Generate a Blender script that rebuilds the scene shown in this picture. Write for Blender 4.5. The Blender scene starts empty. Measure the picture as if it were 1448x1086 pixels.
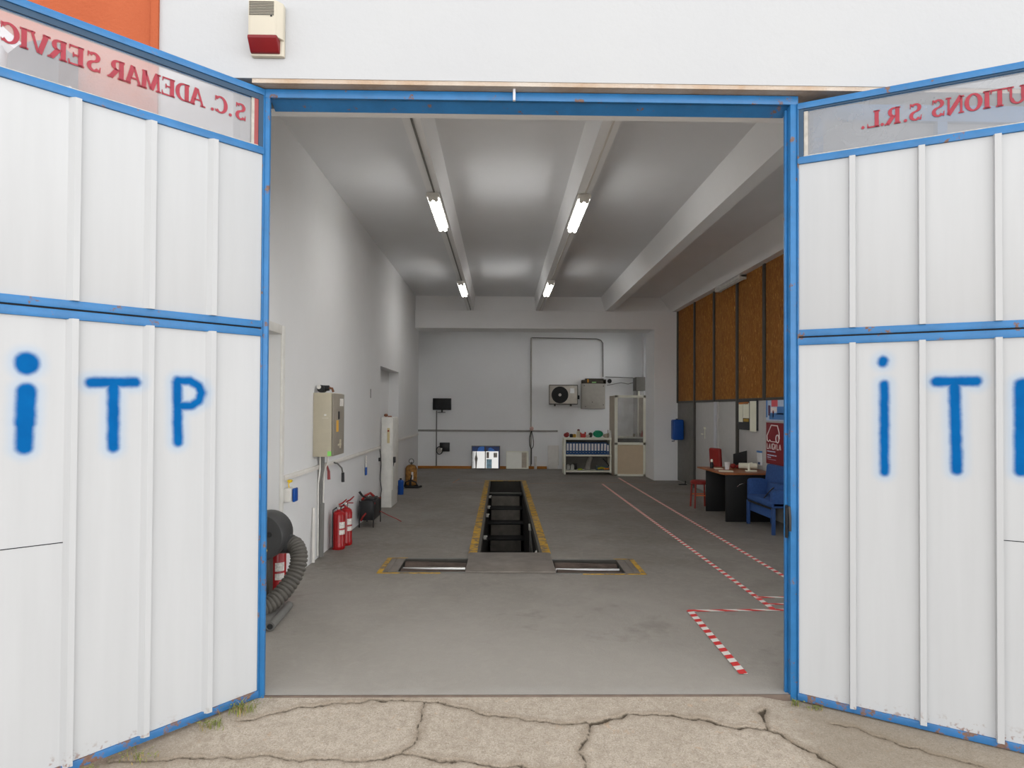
import bpy, bmesh, math, random
from mathutils import Vector, Matrix
random.seed(7)
PI = math.pi
R = math.radians
SC = bpy.context.scene
COL = SC.collection

# ------------------------------------------------------------------ helpers
def lin(v):
    v /= 255.0
    return v / 12.92 if v <= 0.04045 else ((v + 0.055) / 1.055) ** 2.4

def rgb(r, g, b, e=1.0):
    """colour of the thing itself; e = how strongly its place is lit in the photograph"""
    return tuple(min(lin(c) / e, 0.88) for c in (r, g, b))

def tag(o, label=None, cat=None, group=None, kind=None):
    if label: o['label'] = label
    if cat: o['category'] = cat
    if group: o['group'] = group
    if kind: o['kind'] = kind
    return o

def thing(name, label, cat, loc=(0, 0, 0), rz=0.0, group=None):
    o = bpy.data.objects.new(name, None)
    COL.objects.link(o)
    o.empty_display_size = 0.1
    o.location = loc
    o.rotation_euler = (0, 0, rz)
    return tag(o, label, cat, group)

def copy_tree(o, parent=None):
    c = o.copy()
    COL.objects.link(c)
    if parent: c.parent = parent
    for ch in [x for x in bpy.data.objects if x.parent == o]:
        copy_tree(ch, c)
    return c

def TR(loc, rx=0, ry=0, rz=0):
    return Matrix.Translation(loc) @ Matrix.Rotation(rz, 4, 'Z') @ Matrix.Rotation(ry, 4, 'Y') @ Matrix.Rotation(rx, 4, 'X')

class MB:
    def __init__(s):
        s.bm = bmesh.new(); s.mi = 0
    def _fin(s, vs, M):
        if M is not None:
            bmesh.ops.transform(s.bm, matrix=M, verts=vs)
        fs = {f for v in vs for f in v.link_faces}
        for f in fs: f.material_index = s.mi
        return s
    def box(s, x0, x1, y0, y1, z0, z1, bev=0.0, seg=2, M=None):
        r = bmesh.ops.create_cube(s.bm, size=1.0)
        vs = r['verts']
        for v in vs:
            v.co = Vector(((x0 + x1) / 2 + v.co.x * (x1 - x0), (y0 + y1) / 2 + v.co.y * (y1 - y0), (z0 + z1) / 2 + v.co.z * (z1 - z0)))
        if bev > 0:
            es = list({e for v in vs for e in v.link_edges})
            q = bmesh.ops.bevel(s.bm, geom=es, offset=bev, segments=seg, profile=0.5, affect='EDGES')
            vs = list({v for f in q['faces'] for v in f.verts} | {v for v in vs if v.is_valid})
        return s._fin(vs, M)
    def prism(s, pts, z0, z1, M=None, bev=0.0):
        """polygon in xy extruded along z"""
        a = [s.bm.verts.new((p[0], p[1], z0)) for p in pts]
        b = [s.bm.verts.new((p[0], p[1], z1)) for p in pts]
        n = len(pts)
        s.bm.faces.new(list(reversed(a))); s.bm.faces.new(b)
        for i in range(n):
            s.bm.faces.new((a[i], a[(i + 1) % n], b[(i + 1) % n], b[i]))
        vs = a + b
        if bev > 0:
            es = list({e for v in vs for e in v.link_edges})
            q = bmesh.ops.bevel(s.bm, geom=es, offset=bev, segments=2, profile=0.5, affect='EDGES')
            vs = list({v for f in q['faces'] for v in f.verts} | {v for v in vs if v.is_valid})
        return s._fin(vs, M)
    def tube(s, pts, r, n=10, M=None, cap=True):
        pts = [Vector(p) for p in pts]
        rs = r if isinstance(r, (list, tuple)) else [r] * len(pts)
        t0 = (pts[1] - pts[0]).normalized()
        up = Vector((0, 0, 1)) if abs(t0.z) < 0.9 else Vector((1, 0, 0))
        u = t0.cross(up).normalized()
        rings, vs = [], []
        for i, p in enumerate(pts):
            if i == 0: t = pts[1] - pts[0]
            elif i == len(pts) - 1: t = pts[-1] - pts[-2]
            else: t = (pts[i + 1] - p).normalized() + (p - pts[i - 1]).normalized()
            t.normalize()
            u = (u - t * u.dot(t)).normalized()
            w = t.cross(u)
            ring = [s.bm.verts.new(p + (u * math.cos(2 * PI * k / n) + w * math.sin(2 * PI * k / n)) * rs[i]) for k in range(n)]
            rings.append(ring); vs += ring
        for a, b in zip(rings, rings[1:]):
            for k in range(n):
                s.bm.faces.new((a[k], a[(k + 1) % n], b[(k + 1) % n], b[k]))
        if cap:
            s.bm.faces.new(list(reversed(rings[0]))); s.bm.faces.new(rings[-1])
        return s._fin(vs, M)
    def lathe(s, prof, n=24, M=None):
        """profile of (r, z) from bottom to top, closed at both ends"""
        rings, vs = [], []
        for (r, z) in prof:
            ring = [s.bm.verts.new((max(r, 1e-4) * math.cos(2 * PI * k / n), max(r, 1e-4) * math.sin(2 * PI * k / n), z)) for k in range(n)]
            rings.append(ring); vs += ring
        for a, b in zip(rings, rings[1:]):
            for k in range(n):
                s.bm.faces.new((a[k], a[(k + 1) % n], b[(k + 1) % n], b[k]))
        s.bm.faces.new(list(reversed(rings[0]))); s.bm.faces.new(rings[-1])
        return s._fin(vs, M)
    def ball(s, c, rx, ry=None, rz=None, n=16, M=None):
        ry = ry or rx; rz = rz or rx
        r = bmesh.ops.create_uvsphere(s.bm, u_segments=n, v_segments=max(6, n // 2), radius=1.0)
        for v in r['verts']:
            v.co = Vector((c[0] + v.co.x * rx, c[1] + v.co.y * ry, c[2] + v.co.z * rz))
        return s._fin(r['verts'], M)
    def face(s, pts, M=None):
        vs = [s.bm.verts.new(p) for p in pts]
        s.bm.faces.new(vs)
        return s._fin(vs, M)
    def build(s, name, mat, parent=None, label=None, smooth=35, recalc=True):
        if recalc: bmesh.ops.recalc_face_normals(s.bm, faces=s.bm.faces[:])
        me = bpy.data.meshes.new(name)
        s.bm.to_mesh(me); s.bm.free()
        for m in (mat if isinstance(mat, (list, tuple)) else [mat]): me.materials.append(m)
        if smooth:
            for p in me.polygons: p.use_smooth = True
            me.set_sharp_from_angle(angle=R(smooth))
        o = bpy.data.objects.new(name, me)
        COL.objects.link(o)
        if parent: o.parent = parent
        if label: o['label'] = label
        return o

def struct(o, label=None):
    o['kind'] = 'structure'
    if label: o['label'] = label
    return o

# ------------------------------------------------------------------ materials
class NT:
    def __init__(s, name):
        s.m = bpy.data.materials.new(name); s.m.use_nodes = True
        s.t = s.m.node_tree; s.N = s.t.nodes; s.L = s.t.links
        s.N.clear()
        s.out = s.N.new('ShaderNodeOutputMaterial')
        s.b = s.N.new('ShaderNodeBsdfPrincipled')
        s.L.new(s.b.outputs[0], s.out.inputs[0])
        s._tc = None
    def set(s, sock, v):
        if hasattr(v, 'is_output') or isinstance(v, bpy.types.NodeSocket): s.L.new(v, sock)
        elif isinstance(v, (tuple, list)) and sock.type == 'RGBA': sock.default_value = (*v[:3], 1)
        else: sock.default_value = v
    @property
    def obj(s):
        if not s._tc: s._tc = s.N.new('ShaderNodeTexCoord')
        return s._tc.outputs['Object']
    def math(s, op, a, b=0.0, c=None, clamp=False):
        n = s.N.new('ShaderNodeMath'); n.operation = op; n.use_clamp = clamp
        s.set(n.inputs[0], a); s.set(n.inputs[1], b)
        if c is not None: s.set(n.inputs[2], c)
        return n.outputs[0]
    def vm(s, op, a, b=(0, 0, 0), scale=None):
        n = s.N.new('ShaderNodeVectorMath'); n.operation = op
        s.set(n.inputs[0], a)
        if op != 'SCALE' and op != 'LENGTH': s.set(n.inputs[1], b)
        if scale is not None: s.set(n.inputs['Scale'], scale)
        return n.outputs['Value'] if op in ('DOT_PRODUCT', 'LENGTH', 'DISTANCE') else n.outputs[0]
    def noise(s, scale, detail=4, rough=0.55, vec=None, col=False, dist=0.0):
        n = s.N.new('ShaderNodeTexNoise')
        s.L.new(vec if vec is not None else s.obj, n.inputs['Vector'])
        n.inputs['Scale'].default_value = scale; n.inputs['Detail'].default_value = detail; n.inputs['Roughness'].default_value = rough
        n.inputs['Distortion'].default_value = dist
        return n.outputs['Color'] if col else n.outputs['Fac']
    def voro(s, scale, vec=None, out='Distance'):
        n = s.N.new('ShaderNodeTexVoronoi')
        s.L.new(vec if vec is not None else s.obj, n.inputs['Vector'])
        n.inputs['Scale'].default_value = scale
        return n.outputs[out]
    def rng(s, v, a, b, c=0.0, d=1.0, smooth=False):
        n = s.N.new('ShaderNodeMapRange')
        if smooth: n.interpolation_type = 'SMOOTHSTEP'
        s.set(n.inputs[0], v)
        for i, q in zip((1, 2, 3, 4), (a, b, c, d)): n.inputs[i].default_value = q
        return n.outputs[0]
    def mix(s, f, a, b, mode='MIX'):
        n = s.N.new('ShaderNodeMix'); n.data_type = 'RGBA'; n.blend_type = mode
        s.set(n.inputs[0], f); s.set(n.inputs[6], a); s.set(n.inputs[7], b)
        return n.outputs[2]
    def scale(s, vec, v):
        n = s.N.new('ShaderNodeMapping'); s.L.new(vec, n.inputs[0]); n.inputs['Scale'].default_value = v
        return n.outputs[0]
    def sep(s, vec):
        n = s.N.new('ShaderNodeSeparateXYZ'); s.L.new(vec, n.inputs[0]); return n.outputs
    def bump(s, h, strength=0.3, dist=0.01):
        n = s.N.new('ShaderNodeBump'); s.L.new(h, n.inputs['Height'])
        n.inputs['Strength'].default_value = strength; n.inputs['Distance'].default_value = dist
        s.L.new(n.outputs[0], s.b.inputs['Normal'])
    def seg(s, p, a, b):
        """distance from p to the segment a-b"""
        a = Vector(a); b = Vector(b); ba = b - a
        pa = s.vm('SUBTRACT', p, tuple(a))
        if ba.length < 1e-6: return s.vm('LENGTH', pa)
        h = s.math('MULTIPLY', s.vm('DOT_PRODUCT', pa, tuple(ba / ba.length_squared)), 1.0, clamp=True)
        n = s.N.new('ShaderNodeVectorMath'); n.operation = 'SCALE'; n.inputs[0].default_value = tuple(ba); s.L.new(h, n.inputs['Scale'])
        return s.vm('LENGTH', s.vm('SUBTRACT', pa, n.outputs[0]))
    def fin(s, col, rough=0.5, metal=0.0, spec=0.5):
        s.set(s.b.inputs['Base Color'], col); s.set(s.b.inputs['Roughness'], rough); s.set(s.b.inputs['Metallic'], metal)
        s.b.inputs['Specular IOR Level'].default_value = spec
        return s.m

def M_(name, col, rough=0.55, metal=0.0, var=0.08, scale=9, bump=0.0, bscale=40, spec=0.4):
    t = NT(name)
    f = t.rng(t.noise(scale, 3), 0.3, 0.7, 1 - var, 1 + var)
    n = t.N.new('ShaderNodeVectorMath'); n.operation = 'SCALE'; n.inputs[0].default_value = col[:3]; t.L.new(f, n.inputs['Scale'])
    if bump: t.bump(t.noise(bscale, 4), bump, 0.01)
    return t.fin(n.outputs[0], rough, metal, spec)

def blue_paint(name, col, rust=0.60):
    t = NT(name)
    n1 = t.noise(7, 5, 0.65)
    c = t.mix(t.rng(n1, 0.35, 0.7), tuple(x * 0.86 for x in col), tuple(min(1, x * 1.1) for x in col))
    r = t.rng(t.noise(11, 6, 0.7, vec=t.vm('ADD', t.obj, (3.1, 1.7, 4.2))), rust, rust + 0.05)
    brown = t.mix(t.noise(60, 3), rgb(92, 66, 54), rgb(136, 108, 94))
    c = t.mix(r, c, brown)
    t.bump(t.noise(60, 3), 0.08)
    return t.fin(c, t.rng(r, 0, 1, 0.42, 0.8), 0.0, 0.45)

def plaster(name, c1, c2, scale=1.2, bump=0.12):
    t = NT(name)
    f = t.rng(t.noise(scale, 6, 0.6), 0.3, 0.7)
    c = t.mix(f, c1, c2)
    f2 = t.rng(t.noise(scale * 14, 3), 0.62, 0.8)
    c = t.mix(t.math('MULTIPLY', f2, 0.06), c, tuple(x * 0.6 for x in c1))
    t.bump(t.noise(scale * 20, 5), bump, 0.01)
    return t.fin(c, 0.85, 0, 0.2)

MT = {}
MT['facade'] = plaster('facade_plaster', rgb(182, 183, 184, 1.02), rgb(179, 180, 182, 1.02), 1.0, 0.25)
MT['orange'] = plaster('orange_plaster', rgb(172, 90, 58), rgb(166, 84, 53), 3, 0.5)
MT['soffit'] = plaster('bare_mortar', rgb(196, 188, 178), rgb(176, 150, 126), 4, 0.5)
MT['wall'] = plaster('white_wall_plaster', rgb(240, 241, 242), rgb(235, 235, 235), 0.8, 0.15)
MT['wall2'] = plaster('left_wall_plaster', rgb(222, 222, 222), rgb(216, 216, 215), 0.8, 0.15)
MT['ceil'] = plaster('ceiling_plaster', rgb(234, 235, 237), rgb(228, 229, 230), 0.7, 0.08)
MT['beamp'] = plaster('beam_plaster', rgb(243, 243, 244), rgb(238, 238, 238), 1.5, 0.25)
MT['blue'] = blue_paint('blue_gate_paint', rgb(42, 112, 168, 1.05), 0.605)
MT['bluerust'] = blue_paint('worn_blue_gate_paint', rgb(48, 108, 162, 1.05), 0.54)
MT['blueshade'] = M_('shaded_blue_rebate', rgb(46, 72, 96), 0.6)  # gate blue darkened: recess shade put into the rebate colour
MT['white_metal'] = M_('white_gate_sheet', rgb(205, 206, 207), 0.45, 0, 0.02, 2)
MT['gap'] = M_('black_gap', (0.01, 0.01, 0.012), 0.8)
MT['red_letter'] = M_('dark_red_letter', rgb(150, 44, 58), 0.5, 0, 0.1)
MT['putty'] = M_('dirty_white_putty', rgb(176, 171, 163), 0.8, 0, 0.15, 30, 0.4)
MT['redprimer'] = M_('red_primer', rgb(150, 74, 74), 0.7)

def dusty_glass(name, haze_col, haze=0.4, smear=0.15, sc=3.0):
    t = NT(name)
    t.N.remove(t.b)
    tr = t.N.new('ShaderNodeBsdfTransparent'); df = t.N.new('ShaderNodeBsdfDiffuse'); gl = t.N.new('ShaderNodeBsdfGlossy')
    df.inputs[0].default_value = (*haze_col, 1)
    gl.inputs['Roughness'].default_value = 0.03
    fr = t.N.new('ShaderNodeFresnel'); fr.inputs[0].default_value = 1.45
    m1 = t.N.new('ShaderNodeMixShader'); m2 = t.N.new('ShaderNodeMixShader')
    f = t.rng(t.noise(sc, 5, 0.6, dist=0.8), 0.35, 0.7, haze - smear, haze + smear)
    t.L.new(f, m1.inputs[0]); t.L.new(tr.outputs[0], m1.inputs[1]); t.L.new(df.outputs[0], m1.inputs[2])
    t.L.new(fr.outputs[0], m2.inputs[0]); t.L.new(m1.outputs[0], m2.inputs[1]); t.L.new(gl.outputs[0], m2.inputs[2])
    t.L.new(m2.outputs[0], t.out.inputs[0])
    return t.m
MT['glassL'] = dusty_glass('dusty_glass', rgb(206, 204, 206), 0.29, 0.05)
MT['glassR'] = dusty_glass('grey_dusty_glass', rgb(168, 170, 174), 0.46, 0.06)
MT['glassW'] = dusty_glass('window_glass', rgb(220, 220, 220), 0.10, 0.03)
MT['glassC'] = dusty_glass('cabinet_glass', rgb(120, 120, 116, 0.4), 0.18, 0.05)

def floor_mat():
    t = NT('grey_screed_floor')
    n1 = t.noise(0.7, 5, 0.6); n2 = t.noise(9, 5, 0.65, dist=1.2)
    c = t.mix(t.rng(n1, 0.3, 0.7), rgb(136, 131, 125), rgb(122, 117, 110))
    c = t.mix(t.math('MULTIPLY', t.rng(n2, 0.45, 0.75), 0.35), c, rgb(168, 160, 150))
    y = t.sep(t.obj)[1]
    gate_light = t.math('ADD', y, t.math('MULTIPLY', t.math('SUBTRACT', t.noise(0.9, 5, 0.65, dist=0.5), 0.5), 5.0))
    c = t.mix(t.rng(gate_light, 0.3, 4.5, 0.6, 0.0, True), c, rgb(178, 172, 163))     # paler towards the gate: daylight falloff painted into the colour, broken by noise
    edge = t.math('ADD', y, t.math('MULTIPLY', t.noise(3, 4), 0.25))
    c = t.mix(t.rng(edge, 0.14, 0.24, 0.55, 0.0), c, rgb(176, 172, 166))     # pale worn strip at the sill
    st = t.rng(t.noise(1.6, 4, 0.7, vec=t.vm('ADD', t.obj, (7, 3, 1))), 0.60, 0.72)
    c = t.mix(t.math('MULTIPLY', st, 0.35), c, rgb(104, 96, 88))
    t.bump(t.noise(26, 5, 0.65, dist=1.6), 0.45, 0.012)
    return t.fin(c, t.rng(n1, 0.3, 0.7, 0.55, 0.75), 0, 0.35)
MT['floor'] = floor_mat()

CRACKS = [([(-1.45, -0.23), (-1.368, -0.200), (-1.288, -0.149), (-1.126, -0.091), (-0.973, -0.058), (-0.772, -0.039), (-0.546, -0.033), (-0.358, -0.054), (-0.209, -0.115), (-0.026, -0.180), (0.211, -0.225), (0.408, -0.238), (0.516, -0.257)], 0.006),
          ([(0.516, -0.257), (0.650, -0.208), (0.720, -0.158), (0.900, -0.165), (1.055, -0.191), (1.232, -0.261), (1.326, -0.303), (1.433, -0.292)], 0.014),
          ([(1.532, -0.108), (1.484, -0.206), (1.466, -0.286), (1.565, -0.398), (1.646, -0.502), (1.701, -0.606), (1.726, -0.722), (1.85, -1.1)], 0.013),
          ([(0.516, -0.257), (0.452, -0.381), (0.426, -0.475), (0.436, -0.619), (0.5, -1.1)], 0.005),
          ([(-1.95, -0.55), (-1.635, -0.522), (-1.428, -0.507), (-1.177, -0.509), (-0.955, -0.530), (-0.670, -0.527), (-0.489, -0.486), (-0.384, -0.513), (-0.129, -0.561), (0.120, -0.582), (0.331, -0.608), (0.6, -0.66)], 0.006),
          ([(-0.489, -0.486), (-0.446, -0.376), (-0.434, -0.229), (-0.439, -0.060)], 0.002),
          ([(1.85, -0.22), (1.980, -0.270), (2.084, -0.360), (2.183, -0.446), (2.314, -0.527), (2.6, -0.72)], 0.005)]
def ground_mat():
    t = NT('cracked_concrete_apron')
    at = t.N.new('ShaderNodeAttribute'); at.attribute_name = 'crack'; d = at.outputs['Fac']
    n1 = t.noise(1.4, 6, 0.65); n2 = t.noise(22, 6, 0.7, dist=0.6); v = t.voro(60)
    c = t.mix(t.rng(n1, 0.3, 0.7), rgb(193, 181, 166, 0.98), rgb(177, 165, 150, 0.98))
    c = t.mix(t.rng(n2, 0.42, 0.68, 0, 0.75), c, rgb(158, 145, 129))
    c = t.mix(t.rng(t.noise(110, 4, 0.75), 0.48, 0.68, 0, 0.7), c, rgb(126, 114, 99))
    c = t.mix(t.rng(t.noise(140, 3, 0.7, vec=t.vm('ADD', t.obj, (5, 2, 1))), 0.58, 0.72, 0, 0.6), c, rgb(224, 216, 204))
    c = t.mix(t.rng(t.noise(14, 3, 0.6, vec=t.vm('ADD', t.obj, (1, 8, 3))), 0.64, 0.74, 0, 0.35), c, rgb(190, 150, 112))
    c = t.mix(t.rng(v, 0.10, 0.22, 0.5, 0.0), c, rgb(222, 213, 200))
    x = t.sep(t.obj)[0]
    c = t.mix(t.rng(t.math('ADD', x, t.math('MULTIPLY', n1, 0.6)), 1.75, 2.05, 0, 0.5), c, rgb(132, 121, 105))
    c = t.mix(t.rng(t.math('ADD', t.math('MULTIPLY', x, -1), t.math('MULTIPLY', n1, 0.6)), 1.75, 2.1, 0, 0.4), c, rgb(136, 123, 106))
    f = t.math('ADD', d, t.math('MULTIPLY', t.math('SUBTRACT', n2, 0.5), 0.02))
    c = t.mix(t.rng(f, 0.004, 0.05, 0.35, 0.0, True), c, rgb(120, 104, 84))
    c = t.mix(t.rng(f, -0.003, 0.006, 0.9, 0.0, True), c, rgb(74, 64, 52))
    t.bump(t.noise(70, 5, 0.7, dist=0.8), 0.6, 0.01)
    return t.fin(c, 0.9, 0, 0.2)
MT['ground'] = ground_mat()

def spray_mat(name, strokes, seams):
    """white painted sheet with sprayed blue strokes ((points), radius) in the leaf's own x-z plane"""
    t = NT(name)
    p = t.vm('MULTIPLY', t.obj, (1, 0, 1))
    wob = t.vm('SUBTRACT', t.noise(22, 4, col=True), (0.5, 0.5, 0.5))
    p2 = t.vm('MULTIPLY', t.vm('ADD', p, t.vm('SCALE', wob, scale=0.012)), (1, 0, 1))
    d = None
    for pts, r in strokes:
        for a, b in zip(pts, pts[1:]) if len(pts) > 1 else [(pts[0], pts[0])]:
            q = t.math('SUBTRACT', t.seg(p2, (a[0], 0, a[1]), (b[0], 0, b[1])), r)
            d = q if d is None else t.math('MINIMUM', d, q)
    base = t.mix(t.rng(t.noise(1.5, 4, vec=t.scale(t.obj, (8, 1, 0.6))), 0.35, 0.7), rgb(186, 187, 188), rgb(182, 183, 184))
    bl = t.mix(t.rng(t.noise(9, 3), 0.35, 0.7), rgb(0, 84, 146), rgb(0, 92, 156))
    c = t.mix(t.rng(d, -0.006, 0.06, 0.26, 0.0, True), base, rgb(90, 160, 214))
    c = t.mix(t.rng(d, -0.010, 0.018, 1.0, 0.0, True), c, bl)
    z = t.sep(t.obj)[2]
    rust = t.math('MULTIPLY', t.rng(z, -0.03, 0.05, 1, 0), t.rng(t.noise(40, 4), 0.56, 0.66))
    c = t.mix(t.math('MULTIPLY', rust, 0.8), c, rgb(128, 84, 60))
    return t.fin(c, 0.6, 0, 0.06)

def stripes_mat(name, red, white, period=0.125, slant=0.35):
    t = NT(name)
    xyz = t.sep(t.obj)
    f = t.math('FRACT', t.math('DIVIDE', t.math('ADD', xyz[0], t.math('MULTIPLY', xyz[1], slant)), period))
    s = t.math('GREATER_THAN', f, 0.5)
    c = t.mix(s, red, white)
    c = t.mix(t.rng(t.noise(40, 4), 0.62, 0.75, 0, 0.4), c, rgb(120, 110, 104, 0.6))
    return t.fin(c, 0.5)
MT['tape'] = stripes_mat('red_white_tape', rgb(205, 52, 52, 0.80), rgb(228, 222, 216, 0.85))
MT['tapelong'] = stripes_mat('red_white_tape_slanted', rgb(205, 52, 52, 0.80), rgb(228, 222, 216, 0.85), 0.24, 2.4)
MT['tapefar'] = stripes_mat('faded_tape', rgb(160, 70, 66, 0.45), rgb(176, 150, 142, 0.6), 0.125, 0.3)

def yellow_mat():
    t = NT('worn_yellow_paint')
    f = t.rng(t.noise(9, 6, 0.7), 0.47, 0.60)
    c = t.mix(f, rgb(150, 116, 30, 0.58), rgb(84, 74, 60, 0.58))
    return t.fin(c, 0.7)
MT['yellow'] = yellow_mat()

def osb_mat():
    t = NT('brown_chipboard')
    v = t.noise(10, 5, 0.7, vec=t.scale(t.obj, (1.0, 1.6, 0.45)), dist=1.6)
    c = t.mix(t.rng(v, 0.3, 0.7), rgb(84, 50, 18, 0.42), rgb(116, 76, 32, 0.42))
    c = t.mix(t.rng(t.noise(30, 4, vec=t.scale(t.obj, (1, 1.4, 0.4)), dist=1.0), 0.58, 0.70, 0, 0.6), c, rgb(168, 122, 64, 0.42))
    t.bump(v, 0.2)
    return t.fin(c, 0.75, 0, 0.2)
MT['osb'] = osb_mat()

def emis(name, col, s):
    t = NT(name)
    t.b.inputs['Base Color'].default_value = (*col, 1)
    t.b.inputs['Emission Color'].default_value = (*col, 1)
    t.b.inputs['Emission Strength'].default_value = s
    return t.m
MT['tube'] = emis('lit_tube', (1.0, 0.99, 0.975), 25.0)

E1 = 0.45
MT['black'] = M_('black_plastic', (0.012, 0.012, 0.013), 0.45)
MT['blackmatt'] = M_('matt_black', (0.02, 0.02, 0.02), 0.7)
MT['screen'] = M_('dark_screen', (0.006, 0.006, 0.007), 0.15)
MT['steel_dark'] = M_('dark_steel', rgb(52, 50, 46, E1), 0.55, 0.2)
MT['steel'] = M_('bright_steel', (0.75, 0.75, 0.74), 0.28, 1.0, 0.05)
MT['rusty'] = M_('rusty_roller', rgb(64, 54, 48, 0.5), 0.6, 0.3, 0.35, 6, 0.3)
MT['plate'] = M_('grey_steel_plate', rgb(98, 92, 86, 0.55), 0.5, 0.3, 0.2, 5, 0.15)
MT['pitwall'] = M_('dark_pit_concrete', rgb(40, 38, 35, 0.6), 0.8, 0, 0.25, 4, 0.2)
MT['beige'] = M_('beige_metal', rgb(152, 145, 127, 0.62), 0.5, 0, 0.04)
MT['beige_shade'] = M_('shaded_beige_metal', rgb(112, 106, 96, 0.60), 0.5, 0, 0.04)  # door turned from the gate: its shade is put into this darker beige
MT['lgrey'] = M_('light_grey_metal', rgb(112, 109, 103, 0.42), 0.5, 0, 0.05)
MT['wplastic'] = M_('white_plastic', rgb(206, 204, 198, 0.85), 0.45)
MT['cream'] = M_('cream_plastic', rgb(188, 181, 165), 0.4, 0, 0.02)
MT['redlens'] = M_('red_lens', rgb(112, 12, 20), 0.35, 0, 0.1)
MT['red'] = M_('red_enamel', rgb(132, 14, 18, 0.70), 0.3, 0, 0.05)
MT['redp'] = M_('red_plastic', rgb(112, 24, 20, 0.62), 0.45)
MT['label'] = M_('label_paper', rgb(196, 192, 186, 0.75), 0.6, 0, 0.25, 60)
MT['hose'] = M_('grey_hose', rgb(72, 69, 64, 0.66), 0.6, 0, 0.1)
MT['fan'] = M_('charcoal_plastic', rgb(50, 50, 50, 0.7), 0.45)
MT['duct'] = M_('grey_duct', rgb(90, 89, 86, 0.62), 0.5, 0.1)
MT['yellowp'] = M_('yellow_plastic', rgb(230, 196, 30), 0.4)
MT['bluep'] = M_('blue_plastic', rgb(10, 54, 116, 0.5), 0.35)
MT['bluec'] = M_('blue_fabric', rgb(36, 62, 106, 0.55), 0.85, 0, 0.12, 30, 0.15, 300)
MT['bluef'] = M_('blue_frame', rgb(30, 52, 90, 0.42), 0.5)
MT['wood'] = M_('brown_desk_top', rgb(104, 60, 32, 0.45), 0.35, 0, 0.15, 4)
MT['deskblack'] = M_('black_desk_panel', (0.006, 0.006, 0.006), 0.5)
MT['brownskirt'] = M_('brown_skirting', rgb(112, 70, 24, 0.36), 0.6)
MT['alu'] = M_('off_white_frame', rgb(158, 152, 142, 0.36), 0.5, 0, 0.03)
MT['tan'] = M_('tan_board', rgb(128, 116, 98, 0.36), 0.7, 0, 0.03)
MT['mirror'] = M_('mirror_glass', (0.17, 0.168, 0.163), 0.06, 1.0, 0.0)
MT['paper'] = M_('paper', rgb(170, 165, 150, 0.42), 0.7, 0, 0.03)
MT['green'] = M_('green_bag', rgb(14, 92, 66, 0.36), 0.6)
MT['maroon'] = M_('maroon_poster', rgb(88, 18, 24, 0.42), 0.5, 0, 0.04)
MT['pwhite'] = M_('poster_white', rgb(196, 186, 184, 0.6), 0.5, 0, 0.03)
MT['pblue'] = M_('poster_blue', rgb(48, 86, 130, 0.42), 0.5)
MT['plight'] = M_('poster_pale_blue', rgb(130, 142, 158, 0.42), 0.5)
MT['pred'] = M_('poster_red', rgb(150, 60, 66, 0.42), 0.5)
MT['gpanel'] = M_('grey_partition_panel', rgb(124, 123, 121, 0.40), 0.55, 0, 0.03)
MT['dpanel'] = M_('dark_partition_panel', rgb(74, 72, 68, 0.40), 0.55, 0, 0.1)
MT['chrome'] = M_('chrome', (0.8, 0.8, 0.8), 0.15, 1.0, 0.0)
MT['orangerust'] = M_('rusty_yellow_enamel', rgb(104, 72, 32, 0.5), 0.6, 0, 0.55, 18)
MT['leaf'] = M_('weed_green', rgb(122, 130, 62), 0.7, 0, 0.3, 20)
MT['leafdry'] = M_('weed_straw', rgb(170, 148, 100), 0.8, 0, 0.25, 20)
MT['trunk'] = M_('white_trunking', rgb(168, 165, 160, 0.55), 0.5, 0, 0.05)
MT['dgrey'] = M_('grey_conduit', rgb(84, 83, 80, 0.5), 0.5)
MT['greyblock'] = M_('grey_neighbour_gate', rgb(134, 136, 140), 0.6, 0, 0.04)
MT['palegrey'] = M_('pale_grey_metal', rgb(196, 197, 202), 0.5, 0, 0.03)
MT['slate'] = M_('slate_grey_reflected_dome', rgb(40, 44, 52), 0.5, 0, 0.2, 4)

# ------------------------------------------------------------------ camera, world
cam = bpy.data.objects.new('camera', bpy.data.cameras.new('camera'))
COL.objects.link(cam)
cam.data.sensor_width = 36.0
cam.data.lens = 900.0 / 1448 * 36.0
cam.data.shift_y = 23.0 / 1448
cam.data.clip_start = 0.05; cam.data.clip_end = 300
Rm = Matrix.Rotation(-15 / 900, 4, 'Z') @ Matrix.Rotation(PI / 2 + 12 / 900, 4, 'X') @ Matrix.Rotation(0.0054, 4, 'Z')
cam.matrix_world = Matrix.Translation((0, -3.8, 1.7)) @ Rm
SC.camera = cam

SKY = 2.05
w = bpy.data.worlds.new('overcast_sky'); SC.world = w; w.use_nodes = True
wn, wl = w.node_tree.nodes, w.node_tree.links
wn.clear()
wo = wn.new('ShaderNodeOutputWorld'); wb = wn.new('ShaderNodeBackground')
tc = wn.new('ShaderNodeTexCoord'); sx = wn.new('ShaderNodeSeparateXYZ'); mr = wn.new('ShaderNodeMapRange'); mx = wn.new('ShaderNodeMix')
mx.data_type = 'RGBA'
wl.new(tc.outputs['Generated'], sx.inputs[0]); wl.new(sx.outputs[2], mr.inputs[0])
mr.inputs[1].default_value = 0.0; mr.inputs[2].default_value = 1.0
wl.new(mr.outputs[0], mx.inputs[0])
mx.inputs[6].default_value = (0.97, 0.975, 0.98, 1); mx.inputs[7].default_value = (1.0, 1.0, 1.0, 1)
mr2 = wn.new('ShaderNodeMapRange'); wl.new(sx.outputs[0], mr2.inputs[0])
mr3 = wn.new('ShaderNodeMapRange'); mr3.interpolation_type = 'SMOOTHSTEP'; wl.new(sx.outputs[2], mr3.inputs[0])
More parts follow.
